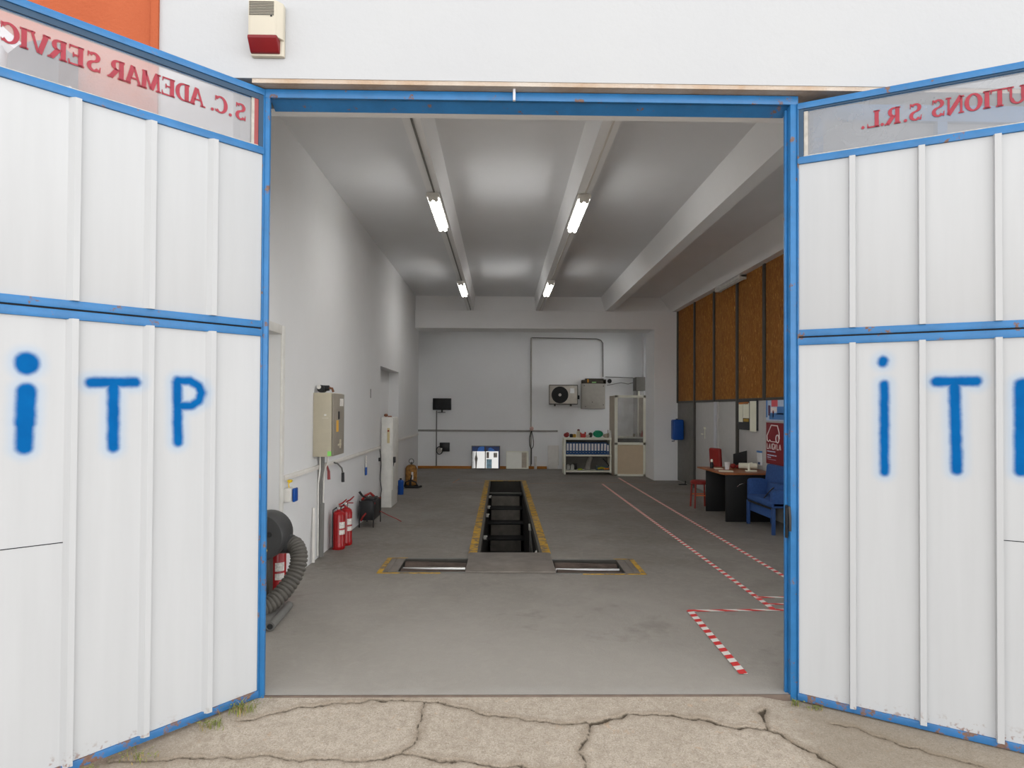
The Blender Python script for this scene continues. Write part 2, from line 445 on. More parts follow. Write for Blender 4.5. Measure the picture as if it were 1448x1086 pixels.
mr3.inputs[1].default_value = 0.02; mr3.inputs[2].default_value = 0.42; mr3.inputs[3].default_value = 2.15; mr3.inputs[4].default_value = 0.62
mm = wn.new('ShaderNodeMath'); mm.operation = 'MULTIPLY'; wl.new(mr2.outputs[0], mm.inputs[0]); wl.new(mr3.outputs[0], mm.inputs[1])
mr2.inputs[1].default_value = -1; mr2.inputs[2].default_value = 1; mr2.inputs[3].default_value = SKY * 0.82; mr2.inputs[4].default_value = SKY * 1.18
wl.new(mx.outputs[2], wb.inputs[0]); wl.new(mm.outputs[0], wb.inputs[1])
wl.new(wb.outputs[0], wo.inputs[0])

SC.view_settings.view_transform = 'Standard'
SC.view_settings.look = 'None'
SC.view_settings.gamma = 1.0
SC.view_settings.use_curve_mapping = False
SC.view_settings.exposure = 0.2
SC.cycles.max_bounces = 12
SC.cycles.diffuse_bounces = 7
SC.cycles.transparent_max_bounces = 16
SC.cycles.sample_clamp_indirect = 6.0

# ------------------------------------------------------------------ room shell
# left wall with two recesses
def wall_cells(x0, x1, ya, yb, za, zb, holes):
    b = MB()
    Y = sorted({ya, yb, *[h[0] for h in holes], *[h[1] for h in holes]})
    Z = sorted({za, zb, *[h[2] for h in holes], *[h[3] for h in holes]})
    for y0, y1 in zip(Y, Y[1:]):
        for z0, z1 in zip(Z, Z[1:]):
            cy, cz = (y0 + y1) / 2, (z0 + z1) / 2
            if any(h[0] < cy < h[1] and h[2] < cz < h[3] for h in holes): continue
            b.box(x0, x1, y0, y1, z0, z1)
    return b
XL, XR = -2.07, 4.23          # interior side walls
YF, YB = 0.20, 14.25          # inside of the front wall, back wall
ZC = 4.40

def grid_floor(xs, ys, holes, z=0.0):
    b = MB()
    V = {}
    def v(x, y):
        if (x, y) not in V: V[(x, y)] = b.bm.verts.new((x, y, z))
        return V[(x, y)]
    for x0, x1 in zip(xs, xs[1:]):
        for y0, y1 in zip(ys, ys[1:]):
            cx, cy = (x0 + x1) / 2, (y0 + y1) / 2
            if any(h[0] < cx < h[1] and h[2] < cy < h[3] for h in holes): continue
            b.bm.faces.new((v(x0, y0), v(x1, y0), v(x1, y1), v(x0, y1)))
    return b
PIT = (-0.27, 0.485, 3.0, 11.16)
RL = (-1.07, -0.36, 2.84, 3.42)
RR = (0.575, 1.30, 2.80, 3.38)
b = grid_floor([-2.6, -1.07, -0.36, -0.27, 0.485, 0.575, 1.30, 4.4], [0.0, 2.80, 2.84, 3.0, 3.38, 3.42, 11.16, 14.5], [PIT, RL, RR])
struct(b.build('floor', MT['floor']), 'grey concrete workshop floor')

import numpy as np
from mathutils import noise as mnoise
def apron():
    def axis(a, b, n): return list(np.linspace(a, b, n))
    xs = [-30, -12, -6, -4, -3] + axis(-2.6, 3.1, 571) + [3.5, 4.5, 7, 12, 30]
    ys = [0.07] + axis(0.0, -1.0, 126) + [-1.15, -1.3, -1.6, -2, -3, -5, -8, -15, -30]
    X, Y = np.meshgrid(np.array(xs), np.array(ys))
    Z = np.interp(-Y, [0, 0.6, 1.3, 3, 8, 30], [-0.008, -0.095, -0.18, -0.25, -0.3, -0.3])
    Z = Z - np.interp(X, [1.55, 1.7], [0, 0.026]) * np.clip(1 + Y / 0.6, 0, 1)
    W = np.zeros(X.shape + (2,))
    inner = (X > -2.7) & (X < 3.2) & (Y > -1.1)
    for r, c in zip(*np.nonzero(inner)):
        v = mnoise.turbulence_vector((X[r, c] * 9, Y[r, c] * 9, 0.3), 5, False)
        W[r, c] = (v[0] * 0.026, v[1] * 0.026)
    PX, PY = X + W[..., 0], Y + W[..., 1]
    WV = np.clip(1.0 + W[..., 0] * 40, 0.2, 2.2)
    D = np.full(X.shape, 9.0)
    for pl, w in CRACKS:
        for (ax, ay), (bx, by) in zip(pl, pl[1:]):
            dx, dy = bx - ax, by - ay
            h = np.clip(((PX - ax) * dx + (PY - ay) * dy) / (dx * dx + dy * dy), 0, 1)
            D = np.minimum(D, np.hypot(PX - ax - h * dx, PY - ay - h * dy) - w * 0.55 * WV)
    Z = Z - 0.018 * np.clip(1 - (D + 0.004) / 0.010, 0, 1)
    nr, nc = X.shape
    verts = np.stack([X, Y, Z], -1).reshape(-1, 3)
    idx = np.arange(nr * nc).reshape(nr, nc)
    faces = np.stack([idx[:-1, :-1], idx[1:, :-1], idx[1:, 1:], idx[:-1, 1:]], -1).reshape(-1, 4)
    me = bpy.data.meshes.new('ground')
    me.from_pydata(verts.tolist(), [], faces.tolist())
    a = me.attributes.new('crack', 'FLOAT', 'POINT'); a.data.foreach_set('value', np.minimum(D, 1.0).reshape(-1).astype(np.float32))
    me.materials.append(MT['ground'])
    for p in me.polygons: p.use_smooth = True
    o = bpy.data.objects.new('ground', me); COL.objects.link(o)
    return o
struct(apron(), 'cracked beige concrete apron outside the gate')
b = MB(); b.face([(4.7, 0.0, -0.3), (40, 0.0, -0.3), (40, 40, -0.3), (4.7, 40, -0.3)])
struct(b.build('yard_ground', M_('yard_ground', rgb(196, 190, 180), 0.9), smooth=0, recalc=False), 'yard ground beside the workshop')

b = MB()
b.box(-1.44, 1.80, -0.006, 0.004, -0.08, 0.002, 0.001)
struct(b.build('trim_1', M_('rusty_sill', rgb(104, 90, 80), 0.7, 0, 0.25, 8)), 'thin rusty steel sill at the gateway')

# facade
b = MB()
b.box(-2.008, 14, -0.08, 0.0, 3.625, 8)
b.box(-2.03, -1.475, 0.02, 0.20, -0.3, 3.66)
b.box(-2.008, -1.575, -0.08, 0.02, -0.3, 3.625)
b.box(1.86, 14, 0.10, 0.20, -0.3, 3.63)
b.box(-2.008, 14, 0.0, 0.20, 3.66, 8)
struct(b.build('wall_front', MT['facade'], smooth=0), 'white plastered facade above the gateway')
b = MB()
b.box(-14, -2.05, -0.08, 0.20, -0.3, 8)
b.box(-2.05, -2.008, -0.095, 0.20, -0.3, 8)
struct(b.build('wall_side', MT['orange'], smooth=0), 'orange plastered facade strip')
b = MB()
b.box(-1.47, 14, -0.075, 0.18, 3.60, 3.66)
struct(b.build('trim_2', MT['soffit'], smooth=0), 'bare mortar band over the blue lintel')
# inside face of the front wall over the opening and beside it
b = MB()
b.box(-2.3, 4.5, 0.10, 0.20, 3.53, 4.6)
b.box(1.80, 4.5, 0.12, 0.22, 0, 3.53)
b.box(-2.3, -1.49, 0.12, 0.22, 0, 3.53)
struct(b.build('wall_entrance', MT['wall'], smooth=0), 'inside of the entrance wall')

b = wall_cells(XL - 0.30, XL, 0.2, 12.0, 0, ZC + 0.1, [(0.85, 2.19, 0, 2.385), (7.106, 9.05, 0, 2.42)])
b.box(XL - 0.40, XL - 0.32, 0.7, 2.4, 0, 2.5)
b.box(XL - 0.26, XL - 0.20, 7.0, 9.2, 0, 2.5)
b.box(XL - 0.45, XL - 0.28, 12.0, YB + 0.2, 0, ZC + 0.1)
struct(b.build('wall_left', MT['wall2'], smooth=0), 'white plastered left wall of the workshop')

b = MB()
b.box(XL, XL + 0.015, 2.19, 2.275, 0, 2.47, 0.004); b.box(XL, XL + 0.015, 0.76, 0.85, 0, 2.47, 0.004); b.box(XL, XL + 0.015, 0.85, 2.19, 2.385, 2.47, 0.004)
dr = struct(b.build('door_1', MT['wplastic']), 'white side door with its frame by the gate')
b = MB(); b.box(XL - 0.30, XL - 0.26, 0.86, 2.18, 0.01, 2.38, 0.004)
b.build('door_leaf', MT['wplastic'], dr)

# back: lintel, pilaster, column, back wall
b = MB()
b.box(XL - 0.05, XR + 0.1, 11.47, 12.1, 3.62, ZC + 0.1)
b.box(XL - 0.05, XR + 0.1, 11.40, 11.47, 3.62, 4.05, 0.01)
struct(b.build('trim_3', MT['beamp'], smooth=0), 'deep white lintel across the back bay')
b = MB()
b.box(3.66, XR + 0.1, 11.40, 12.28, 0, 3.63, 0.006)
struct(b.build('column', MT['beamp'], smooth=0), 'white plastered column at the back right')
b = MB()
b.box(-2.6, 4.6, YB, YB + 0.2, 0, 4.6)
struct(b.build('wall_back', MT['wall'], smooth=0), 'white back wall')
b = wall_cells(4.0, 4.2, 12.28, YB + 0.1, 0, 4.5, [(12.55, 14.0, 0.9, 3.7)])
struct(b.build('wall_right_back', MT['wall'], smooth=0), 'white return wall behind the column')
b = MB()
b.box(-2.35, 1.3, YB - 0.018, YB, 0, 0.075, 0.003)
struct(b.build('baseboard_back', MT['brownskirt']), 'brown skirting along the back wall')

# ceiling and beams
b = MB()
FILL_ROOFL = [(-1.9, 3.9, 0.35, 1.55), (-1.6, 3.4, 12.9, 13.9)]  # unseen roof openings added to bring in fill daylight
Xs = sorted({-2.6, 4.6, *[q for h in FILL_ROOFL for q in h[:2]]}); Ys = sorted({0.1, YB + 0.2, *[q for h in FILL_ROOFL for q in h[2:]]})
for x0, x1 in zip(Xs, Xs[1:]):
    for y0, y1 in zip(Ys, Ys[1:]):
        if any(h[0] < (x0 + x1) / 2 < h[1] and h[2] < (y0 + y1) / 2 < h[3] for h in FILL_ROOFL): continue
        b.box(x0, x1, y0, y1, ZC, ZC + 0.15)
for i, h in enumerate(FILL_ROOFL):
    g = MB(); g.box(h[0], h[1], h[2], h[3], ZC + 0.14, ZC + 0.146)
    struct(g.build('window_%d' % (3 + i), MT['glassW'], smooth=0), 'unseen roof light added to daylight the entrance' if i == 0 else 'unseen roof light added to daylight the back bay')
struct(b.build('ceiling', MT['ceil'], smooth=0), 'white ceiling slab')
def beam(name, pts, label):
    b = MB()
    b.prism([(p[0], p[1]) for p in pts], 0.19, 11.48, Matrix(((1, 0, 0, 0), (0, 0, 1, 0), (0, 1, 0, 0), (0, 0, 0, 1))))
    return struct(b.build(name, MT['beamp'], smooth=0), label)
beam('ceiling_beam', [(-0.826, 4.06), (-0.675, 4.06), (-0.635, 4.41), (-0.866, 4.41)], 'narrow ceiling beam carrying the left row of lamps')
beam('ceiling_beam', [(0.815, 4.06), (0.972, 4.06), (1.012, 4.41), (0.775, 4.41)], 'narrow ceiling beam carrying the right row of lamps')
beam('ceiling_beam', [(2.50, 4.06), (2.68, 4.06), (2.80, 4.41), (2.38, 4.41)], 'deep ceiling beam over the taped lane')
beam('ceiling_beam', [(4.09, 4.05), (4.5, 4.05), (4.5, 4.41), (3.82, 4.41)], 'ceiling beam along the top of the brown partition')

# cable trunking on the beams
for x, nm in ((-0.745, 'left'), (0.905, 'right')):
    b = MB()
    b.box(x - 0.008, x + 0.008, 0.25, 11.38, 4.045, 4.062)
    tag(b.build('cable_conduit', MT['dgrey'] if x < 0 else MT['trunk']), 'dark cable run under the left lamp beam' if x < 0 else 'white cable run under the right lamp beam', 'cable conduit')

# ------------------------------------------------------------------ gate frame
b = MB()
b.box(-1.43, -1.388, -0.01, 0.016, -0.02, 3.59, 0.003); b.box(-1.48, -1.42, 0.010, 0.018, -0.02, 3.59)
fr = struct(b.build('door_2', MT['blue']), 'blue steel frame of the gateway')
b = MB()
b.box(1.735, 1.782, -0.01, 0.05, -0.03, 3.56, 0.003); b.box(1.719, 1.735, 0.030, 0.05, -0.03, 3.53, 0.002)
b.build('jamb', MT['blue'], fr)
b = MB()
b.box(-1.43, 1.782, -0.012, 0.01, 3.545, 3.597, 0.003)
b.box(-1.394, 1.735, 0.01, 0.10, 3.57, 3.59)
b.prism([(0.012, 3.548), (0.098, 3.512), (0.098, 3.572), (0.012, 3.572)], -1.394, 1.735, Matrix(((0, 0, 1, 0), (1, 0, 0, 0), (0, 1, 0, 0), (0, 0, 0, 1))))
b.build('lintel', MT['blue'], fr)
b = MB(); b.box(0.058, 0.074, -0.05, -0.03, 3.53, 3.62, 0.003)
tag(b.build('drop_bolt', MT['palegrey']), 'grey steel drop bolt hanging at the middle of the blue lintel', 'bolt')
b = MB()
b.box(1.716, 1.729, 0.005, 0.03, 0.93, 1.13, 0.006); b.tube([(1.722, 0.02, 1.12), (1.722, -0.02, 1.12), (1.722, -0.03, 1.06), (1.722, -0.03, 0.98)], 0.008)
b.build('latch_handle', MT['black'], fr, label='black latch handle')

# neighbouring gate to the right, seen through the glass
nb = struct(MB().box(1.88, 8.2, 0.0, 0.05, 3.46, 3.56, 0.003).build('door_3', MT['blue']), 'blue framed grey gate beyond the right leaf')
b = MB()
for x in (1.88, 2.64, 3.5, 4.4, 5.3): b.box(x, x + 0.06, 0.0, 0.05, -0.1, 3.46)
b.build('mullion', MT['blue'], nb)
b = MB(); b.box(1.94, 8.2, 0.03, 0.06, -0.1, 3.46); b.build('panel', MT['greyblock'], nb)

# ------------------------------------------------------------------ gate leaves
def seg_quad(b, p, q, w0, w1, M, d=0.003):
    p = Vector(p); q = Vector(q); n = Vector((-(q - p).y, (q - p).x)).normalized()
    b.prism([p + n * w0 / 2, p - n * w0 / 2, q - n * w1 / 2, q + n * w1 / 2], 0, d, M)

def arc_strip(b, cx, cy, rx, ry, a0, a1, thick, thin, M, n=14, d=0.003):
    P = []
    for i in range(n + 1):
        a = R(a0 + (a1 - a0) * i / n)
        wd = thin + (thick - thin) * abs(math.cos(a))
        P.append(((cx + (rx - wd) * math.cos(a), cy + (ry - wd) * math.sin(a)), (cx + rx * math.cos(a), cy + ry * math.sin(a))))
    for (a, bb), (c, e) in zip(P, P[1:]):
        b.prism([a, bb, e, c], 0, d, M)

TK, TN, SF = 0.215, 0.11, 0.085
def glyph(b, ch, M):
    """one serif capital, height 1, centred on x=0"""
    S = lambda p, q, w=TK, w2=None: seg_quad(b, p, q, w, w2 if w2 is not None else w, M)
    ser = lambda x, y, w=0.34: S((x - w / 2, y), (x + w / 2, y), SF)
    lo, hi = SF / 2, 1 - SF / 2
    if ch == '.': b.lathe([(0.09, 0), (0.09, 0.003)], 14, M @ Matrix.Translation((0, 0.09, 0)))
    elif ch == 'I': S((0, 0), (0, 1)); ser(0, lo); ser(0, hi)
    elif ch == 'L': S((-0.15, 0), (-0.15, 1)); ser(-0.15, hi); S((-0.3, lo), (0.32, lo), SF); S((0.30, 0.0), (0.33, 0.26), 0.10, 0.03)
    elif ch == 'T': S((0, 0), (0, 1)); ser(0, lo); S((-0.38, hi), (0.38, hi), SF); S((-0.37, 1), (-0.40, 0.76), 0.10, 0.03); S((0.37, 1), (0.40, 0.76), 0.10, 0.03)
    elif ch == 'E':
        S((-0.18, 0), (-0.18, 1)); S((-0.33, lo), (0.3, lo), SF); S((-0.33, hi), (0.28, hi), SF); S((-0.12, 0.52), (0.12, 0.52), SF)
        S((0.29, 0), (0.33, 0.25), 0.10, 0.03); S((0.27, 1), (0.30, 0.78), 0.10, 0.03); S((0.13, 0.40), (0.13, 0.64), 0.06)
    elif ch == 'R':
        S((-0.2, 0), (-0.2, 1)); ser(-0.2, lo); S((-0.35, hi), (0.0, hi), SF); S((-0.15, 0.485), (0.0, 0.485), SF)
        arc_strip(b, 0.0, 0.725, 0.28, 0.275, -90, 90, TK, SF, M); S((0.0, 0.50), (0.30, 0.03), TK); ser(0.35, lo, 0.2)
    elif ch == 'A': S((0.04, 1.0), (0.30, 0.0), TK); S((0.0, 0.98), (-0.30, 0.0), TN); S((-0.18, 0.34), (0.18, 0.34), SF); ser(-0.30, lo, 0.28); ser(0.30, lo, 0.32)
    elif ch == 'V': S((-0.30, 1.0), (-0.02, 0.0), TK); S((0.30, 1.0), (0.03, 0.02), TN); ser(-0.30, hi, 0.32); ser(0.30, hi, 0.28)
    elif ch == 'M':
        S((-0.36, 0), (-0.32, 1), TN); S((0.38, 0), (0.33, 1), TK); S((-0.30, 1), (0.0, 0.05), TK); S((0.31, 1), (0.02, 0.05), TN)
        ser(-0.36, lo, 0.26); ser(0.38, lo, 0.32); S((-0.46, hi), (-0.24, hi), SF); S((0.24, hi), (0.46, hi), SF)
    elif ch == 'N': S((-0.3, 0), (-0.3, 1), TN); S((0.3, 0), (0.3, 1), TN); S((-0.30, 1), (0.30, 0), TK); ser(-0.3, lo, 0.26); S((-0.44, hi), (-0.22, hi), SF); ser(0.3, hi, 0.26)
    elif ch == 'D': S((-0.22, 0), (-0.22, 1)); S((-0.37, lo), (-0.02, lo), SF); S((-0.37, hi), (-0.02, hi), SF); arc_strip(b, -0.04, 0.5, 0.42, 0.5, -90, 90, TK, SF, M)
    elif ch == 'U':
        S((-0.26, 0.34), (-0.26, 1)); S((0.30, 0.34), (0.30, 1), TN); ser(-0.26, hi); ser(0.30, hi, 0.26)
        arc_strip(b, 0.0, 0.35, 0.35, 0.35, 180, 360, TK * 0.8, SF, M)
    elif ch == 'O': arc_strip(b, 0, 0.5, 0.42, 0.51, 0, 360, TK, SF, M, 28)
    elif ch == 'C': arc_strip(b, 0.05, 0.5, 0.42, 0.51, 50, 310, TK, SF, M, 22); S((0.30, 0.97), (0.33, 0.68), 0.10, 0.04); S((0.30, 0.05), (0.34, 0.2), 0.05, 0.03)
    elif ch == 'S':
        arc_strip(b, 0.0, 0.745, 0.29, 0.26, 35, 270, TK * 0.9, 0.09, M, 16); arc_strip(b, 0.0, 0.275, 0.31, 0.285, -145, 90, TK * 0.9, 0.09, M, 16)
        S((0.23, 0.99), (0.26, 0.72), 0.09, 0.03); S((-0.25, 0.02), (-0.29, 0.30), 0.09, 0.03)

def gate_leaf(hinge, ang, s, label, z_top, z_pt, z_mid, ribs, slope, z_bot, strokes, letters, base_z, glass, xdir, rib_prof, seam):
    """local x runs from the hinge along the leaf; s = local y side that faces the yard"""
    Lf = 1.60
    root = thing('gate_leaf', label, 'gate', hinge, ang)
    def bar(b, x0, x1, z0, z1, y0=-0.022, y1=0.022, dz=0.0):
        # a bar whose underside follows the slope dz per metre
        b.prism([(x0, z0 + dz * x0), (x1, z0 + dz * x1), (x1, z1 + dz * x1), (x0, z1 + dz * x0)], y0, y1,
                Matrix(((1, 0, 0, 0), (0, 0, 1, 0), (0, 1, 0, 0), (0, 0, 0, 1))), 0.002)
    f = MB(); bar(f, 0, Lf, z_top - 0.037, z_top); bar(f, 0, Lf, z_top - 0.070, z_top - 0.037, -0.022, 0.002) if s > 0 else bar(f, 0, Lf, z_top - 0.05, z_top - 0.034, -0.006, 0.022)
    f.build('top_rail', MT['blue'], root)
    f = MB(); bar(f, 0, Lf, z_pt - 0.042, z_pt); f.build('transom_rail', MT['blue'], root)
    f = MB(); bar(f, 0, Lf, z_mid + 0.006, z_mid + 0.046); f.build('middle_rail', MT['blue'], root)
    f = MB(); bar(f, 0, Lf, z_mid - 0.046, z_mid - 0.003); f.build('middle_rail', MT['blue'], root)
    f = MB(); bar(f, 0, Lf, z_mid - 0.01, z_mid + 0.012, -0.015, 0.012); f.build('rail_gap', MT['gap'], root, label='dark gap between the two middle rails')
    f = MB(); bar(f, 0, Lf, z_bot, z_bot + 0.040, dz=slope); f.build('bottom_rail', MT['bluerust'], root)
    for x0, x1 in ((0.0, 0.007), (Lf - 0.04, Lf)):
        f = MB(); bar(f, x0, x1, z_bot + 0.04, z_top - 0.034, -0.02, 0.02); f.build('stile', MT['blue'], root)
    y0 = 0.004 * s; y1 = 0.010 * s
    for z0, z1, seamed in ((z_mid + 0.046, z_pt - 0.042, False), (z_bot + 0.040, z_mid - 0.046, True)):
        f = MB()
        bar(f, 0.007, Lf - 0.03, z0 if not seamed else z0 - 0.0, z1, min(y0, y1), max(y0, y1)) if not seamed else f.prism(
            [(0.007, z0), (Lf - 0.03, z0 + slope * Lf), (Lf - 0.03, z1), (0.007, z1)], min(y0, y1), max(y0, y1), Matrix(((1, 0, 0, 0), (0, 0, 1, 0), (0, 1, 0, 0), (0, 0, 0, 1))))
        f.build('sheet_panel', strokes, root)
        for x in ribs:
            f = MB()
            zz0 = z0 + (slope * x if seamed else 0) - (0.012 if seamed else 0.0)
            f.prism([(x + px_, py_ * s + y1) for px_, py_ in rib_prof], zz0, z1 + (0.004 if seamed else 0.0))
            f.build('rib', strokes, root)
    f = MB(); f.box(ribs[2] + 0.02, Lf - 0.03, min(y1, y1 + 0.0015 * s), max(y1, y1 + 0.0015 * s), seam, seam + 0.004); f.build('sheet_seam', MT['gap'], root, label='dark horizontal seam')
    # glass strip
    zg1 = z_top - 0.036; zg0 = z_pt - 0.002
    f = MB(); f.box(0.02, Lf - 0.04, -0.004, 0.0, zg0, zg1); f.build('glass_pane', glass, root)
    f = MB(); f.box(0.02, Lf - 0.04, 0.004 * s if s > 0 else -0.012, 0.012 if s > 0 else -0.004, zg0, zg0 + 0.010)
    f.build('putty_line', MT['putty'], root)
    f = MB(); f.box(0.018, Lf - 0.04, *(sorted((0.002 * s, 0.014 * s))), zg1 - (0.032 if s > 0 else 0.012), zg1); f.build('glazing_rebate', MT['blueshade'], root)
    f = MB(); f.box(0.007, 0.034, *sorted((0.001 * s, 0.016 * s)), zg0, zg1); f.build('glazing_rebate', MT['blueshade'], root)
    if s > 0:
        f = MB(); f.box(0.034, 0.058, 0.001, 0.010, zg0 + 0.01, zg1 - 0.02); f.build('primer_strip', MT['redprimer'], root, label='dull red primer strip beside the glass')
        f = MB(); f.box(0.058, 0.074, 0.001, 0.009, zg0, zg1 - 0.03); f.build('putty_strip', MT['putty'], root)
    else:
        f = MB(); f.box(0.036, 0.058, -0.009, -0.001, zg0, zg1 - 0.015); f.build('putty_strip', MT['putty'], root)
    f = MB()
    h = 0.096
    for ch, x in letters:
        Mx = Matrix(((xdir * h, 0, 0, x), (0, 0, s * 1.0, 0.0015 * s if s > 0 else -0.0055), (0, h, 0, base_z), (0, 0, 0, 1)))
        glyph(f, ch, Mx)
    f.build('lettering', MT['red_letter'], root, label='dark red mirrored lettering', smooth=0)
    return root

sL = spray_mat('white_sheet_sprayed_left',
               [([(1.116, 1.893), (1.117, 1.905)], 0.044), ([(1.117, 1.768), (1.119, 1.70), (1.121, 1.62)], 0.036), ([(1.121, 1.64), (1.123, 1.51)], 0.032),
                ([(0.864, 1.818), (0.664, 1.827)], 0.022), ([(0.763, 1.80), (0.762, 1.495)], 0.024),
                ([(0.464, 1.83), (0.456, 1.51)], 0.022), ([(0.462, 1.842), (0.398, 1.842), (0.352, 1.815), (0.338, 1.777), (0.35, 1.736), (0.389, 1.708), (0.455, 1.706)], 0.020)], 1)
sR = spray_mat('white_sheet_sprayed_right',
               [([(0.444, 1.975), (0.446, 1.985)], 0.023), ([(0.451, 1.85), (0.451, 1.353)], 0.021),
                ([(0.70, 1.862), (0.88, 1.862)], 0.024), ([(0.783, 1.835), (0.792, 1.38)], 0.024),
                ([(1.075, 1.84), (1.074, 1.39)], 0.029), ([(1.08, 1.845), (1.18, 1.83), (1.23, 1.75), (1.18, 1.66), (1.08, 1.64)], 0.026)], 1)
gate_leaf((-1.43, 0, 0), R(-135), 1, 'left swung open white sheet gate leaf edged in blue with orange showing through its glass', 3.592, 3.244, 2.167,
          [0.285, 0.60, 0.935], -0.062, -0.003, sL,
          list(zip('S.C.ADEMARSERVICES', [0.136, 0.195, 0.246, 0.295, 0.375, 0.452, 0.523, 0.606, 0.689, 0.765, 0.867, 0.94, 1.013, 1.089, 1.146, 1.198, 1.27, 1.34])),
          3.370, MT['glassL'], 1, [(-0.016, 0), (-0.015, 0.026), (0.012, 0.026), (0.034, 0)], 1.043)
gate_leaf((1.782, 0, 0), R(-27), -1, 'right swung open white sheet gate leaf edged in blue with grey glass', 3.548, 3.222, 2.136,
          [0.290, 0.632, 0.976], -0.052, -0.024, sR,
          list(zip('.L.R.SSNOITULOS', [0.347, 0.402, 0.444, 0.499, 0.558, 0.606, 0.713, 0.79, 0.874, 0.934, 0.99, 1.067, 1.14, 1.22, 1.31])),
          3.333, MT['glassR'], -1, [(-0.018, 0), (-0.014, 0.026), (0.016, 0.026), (0.020, 0)], 1.015)

# solid shapes set behind the left glass
t = thing('canopy_frame', 'pale grey metal canopy post with a sloping rail behind the left gate glass', 'canopy', (-2.80, -0.10, 0))
b = MB(); b.box(-0.22, -0.03, -0.10, 0.0, -0.1, 3.74, 0.01); b.build('post', MT['palegrey'], t)
b = MB(); b.tube([(-0.20, -0.07, 3.93), (0.36, -0.07, 3.44)], 0.048, 4); b.build('sloping_rail', MT['palegrey'], t)
b = MB()
b.prism([(0, 0.0), (0.30, 0.0), (0.30, 0.33), (0.24, 0.345), (0.16, 0.345), (0.08, 0.32), (0.02, 0.27)], 0, 0.16, TR((-2.76, -0.10, 3.38), R(90)))
tag(b.build('reflected_dome', MT['slate']), 'dark rounded solid behind the left glass standing in for a reflection', 'hood')  # solid shape in place of a reflection in the glass

# ------------------------------------------------------------------ siren
t = thing('alarm_siren', 'cream alarm siren box with red lens on the white facade', 'alarm siren', (-1.38, -0.08, 3.74))
b = MB()
b.prism([(-0.085, -0.075), (0.075, -0.075), (0.105, -0.04), (0.105, 0), (-0.085, 0)], 0.088, 0.30, None, 0.006)
b.prism([(-0.085, -0.03), (0.095, -0.03), (0.105, -0.02), (0.105, 0), (-0.085, 0)], 0.0, 0.10, None, 0.005)
b.prism([(-0.075, -0.085), (0.070, -0.085), (0.09, -0.05), (0.09, -0.02), (-0.075, -0.02)], 0.088, 0.295, None, 0.008)
b.build('body', MT['cream'], t)
b = MB()
b.prism([(-0.0, 0.012), (-0.045, 0.010), (-0.095, 0.075), (-0.088, 0.092), (0, 0.092)], -0.083, 0.084, Matrix(((0, 0, 1, 0), (1, 0, 0, 0), (0, 1, 0, 0), (0, 0, 0, 1))), 0.006)
b.build('lens', MT['redlens'], t, label='dark red lens')
b = MB()
for i in range(9): b.box(-0.074, 0.066, -0.0885, -0.084, 0.205 + i * 0.0092, 0.2085 + i * 0.0092)
b.build('grille', MT['steel_dark'], t)
b = MB(); b.box(0.046, 0.056, -0.088, -0.085, 0.196, 0.2045); b.build('indicator', MT['black'], t)

# ------------------------------------------------------------------ lamps
def lamp(loc, label, lit, rz=0, ln=1.26):
    t = thing('fluorescent_lamp', label, 'lamp', loc, rz, 'lit ceiling tube lamps' if lit else None)
    b = MB(); b.box(-0.072, 0.072, 0.0, ln, -0.040, 0.0, 0.008); b.box(-0.052, 0.052, 0.0, 0.05, -0.075, -0.02, 0.01); b.box(-0.052, 0.052, ln - 0.05, ln, -0.075, -0.02, 0.01)
    b.build('housing', MT['wplastic'], t)
    for sx_ in (-1, 1):
        b = MB(); b.tube([(sx_ * 0.031, 0.045, -0.066), (sx_ * 0.031, ln - 0.045, -0.066)], 0.019, 12)
        tb = b.build('tube', MT['tube'] if lit else MT['wplastic'], t)
        for yy in (0.03, ln - 0.055):
            b = MB(); b.tube([(sx_ * 0.031, yy, -0.066), (sx_ * 0.031, yy + 0.025, -0.066)], 0.024, 12)
            b.build('end_cap', MT['wplastic'], tb)
    return t
lamp((-0.757, 3.09, 4.0445), 'lit twin tube lamp nearest the gate on the left beam', True)
lamp((-0.757, 7.85, 4.0445), 'lit twin tube lamp far down the left beam near the back wall', True)
lamp((0.895, 3.09, 4.0445), 'lit twin tube lamp nearest the gate on the right beam', True)
lamp((0.895, 7.75, 4.0445), 'lit twin tube lamp far down the right beam near the back wall', True)
t = thing('fluorescent_lamp', 'unlit twin tube lamp over the brown partition panels', 'lamp', (4.20, 7.1, 4.05))
b = MB(); b.box(-0.08, 0.03, 0, 1.28, -0.05, 0, 0.008); b.box(-0.10, 0.03, 0, 0.06, -0.085, 0, 0.01); b.box(-0.10, 0.03, 1.22, 1.28, -0.085, 0, 0.01); b.build('housing', MT['wplastic'], t)
for q in (-0.065, -0.015):
    b = MB(); b.tube([(q, 0.04, -0.072), (q, 1.24, -0.072)], 0.018, 12); b.build('tube', MT['wplastic'], t)

# ------------------------------------------------------------------ left wall things
WX = XL
b = MB(); b.box(WX, WX + 0.022, 2.29, 7.10, 1.005, 1.055, 0.004); b.box(WX, WX + 0.026, 2.29, 7.10, 1.028, 1.032)
tag(b.build('wall_trunking', MT['trunk']), 'white cable trunking along the left wall in front of the niche', 'trunking')
b = MB(); b.box(WX, WX + 0.022, 9.06, 12.0, 1.03, 1.08, 0.004)
tag(b.build('wall_trunking', MT['trunk']), 'white cable trunking on the left wall beyond the niche', 'trunking')
b = MB(); b.box(-2.35, 1.6, YB - 0.02, YB, 1.045, 1.10, 0.004); b.box(-2.35, 1.6, YB - 0.023, YB, 1.070, 1.075)
tag(b.build('wall_trunking', M_('grey_trunking', rgb(112, 110, 107, 0.5), 0.5)), 'white cable trunking across the back wall', 'trunking')

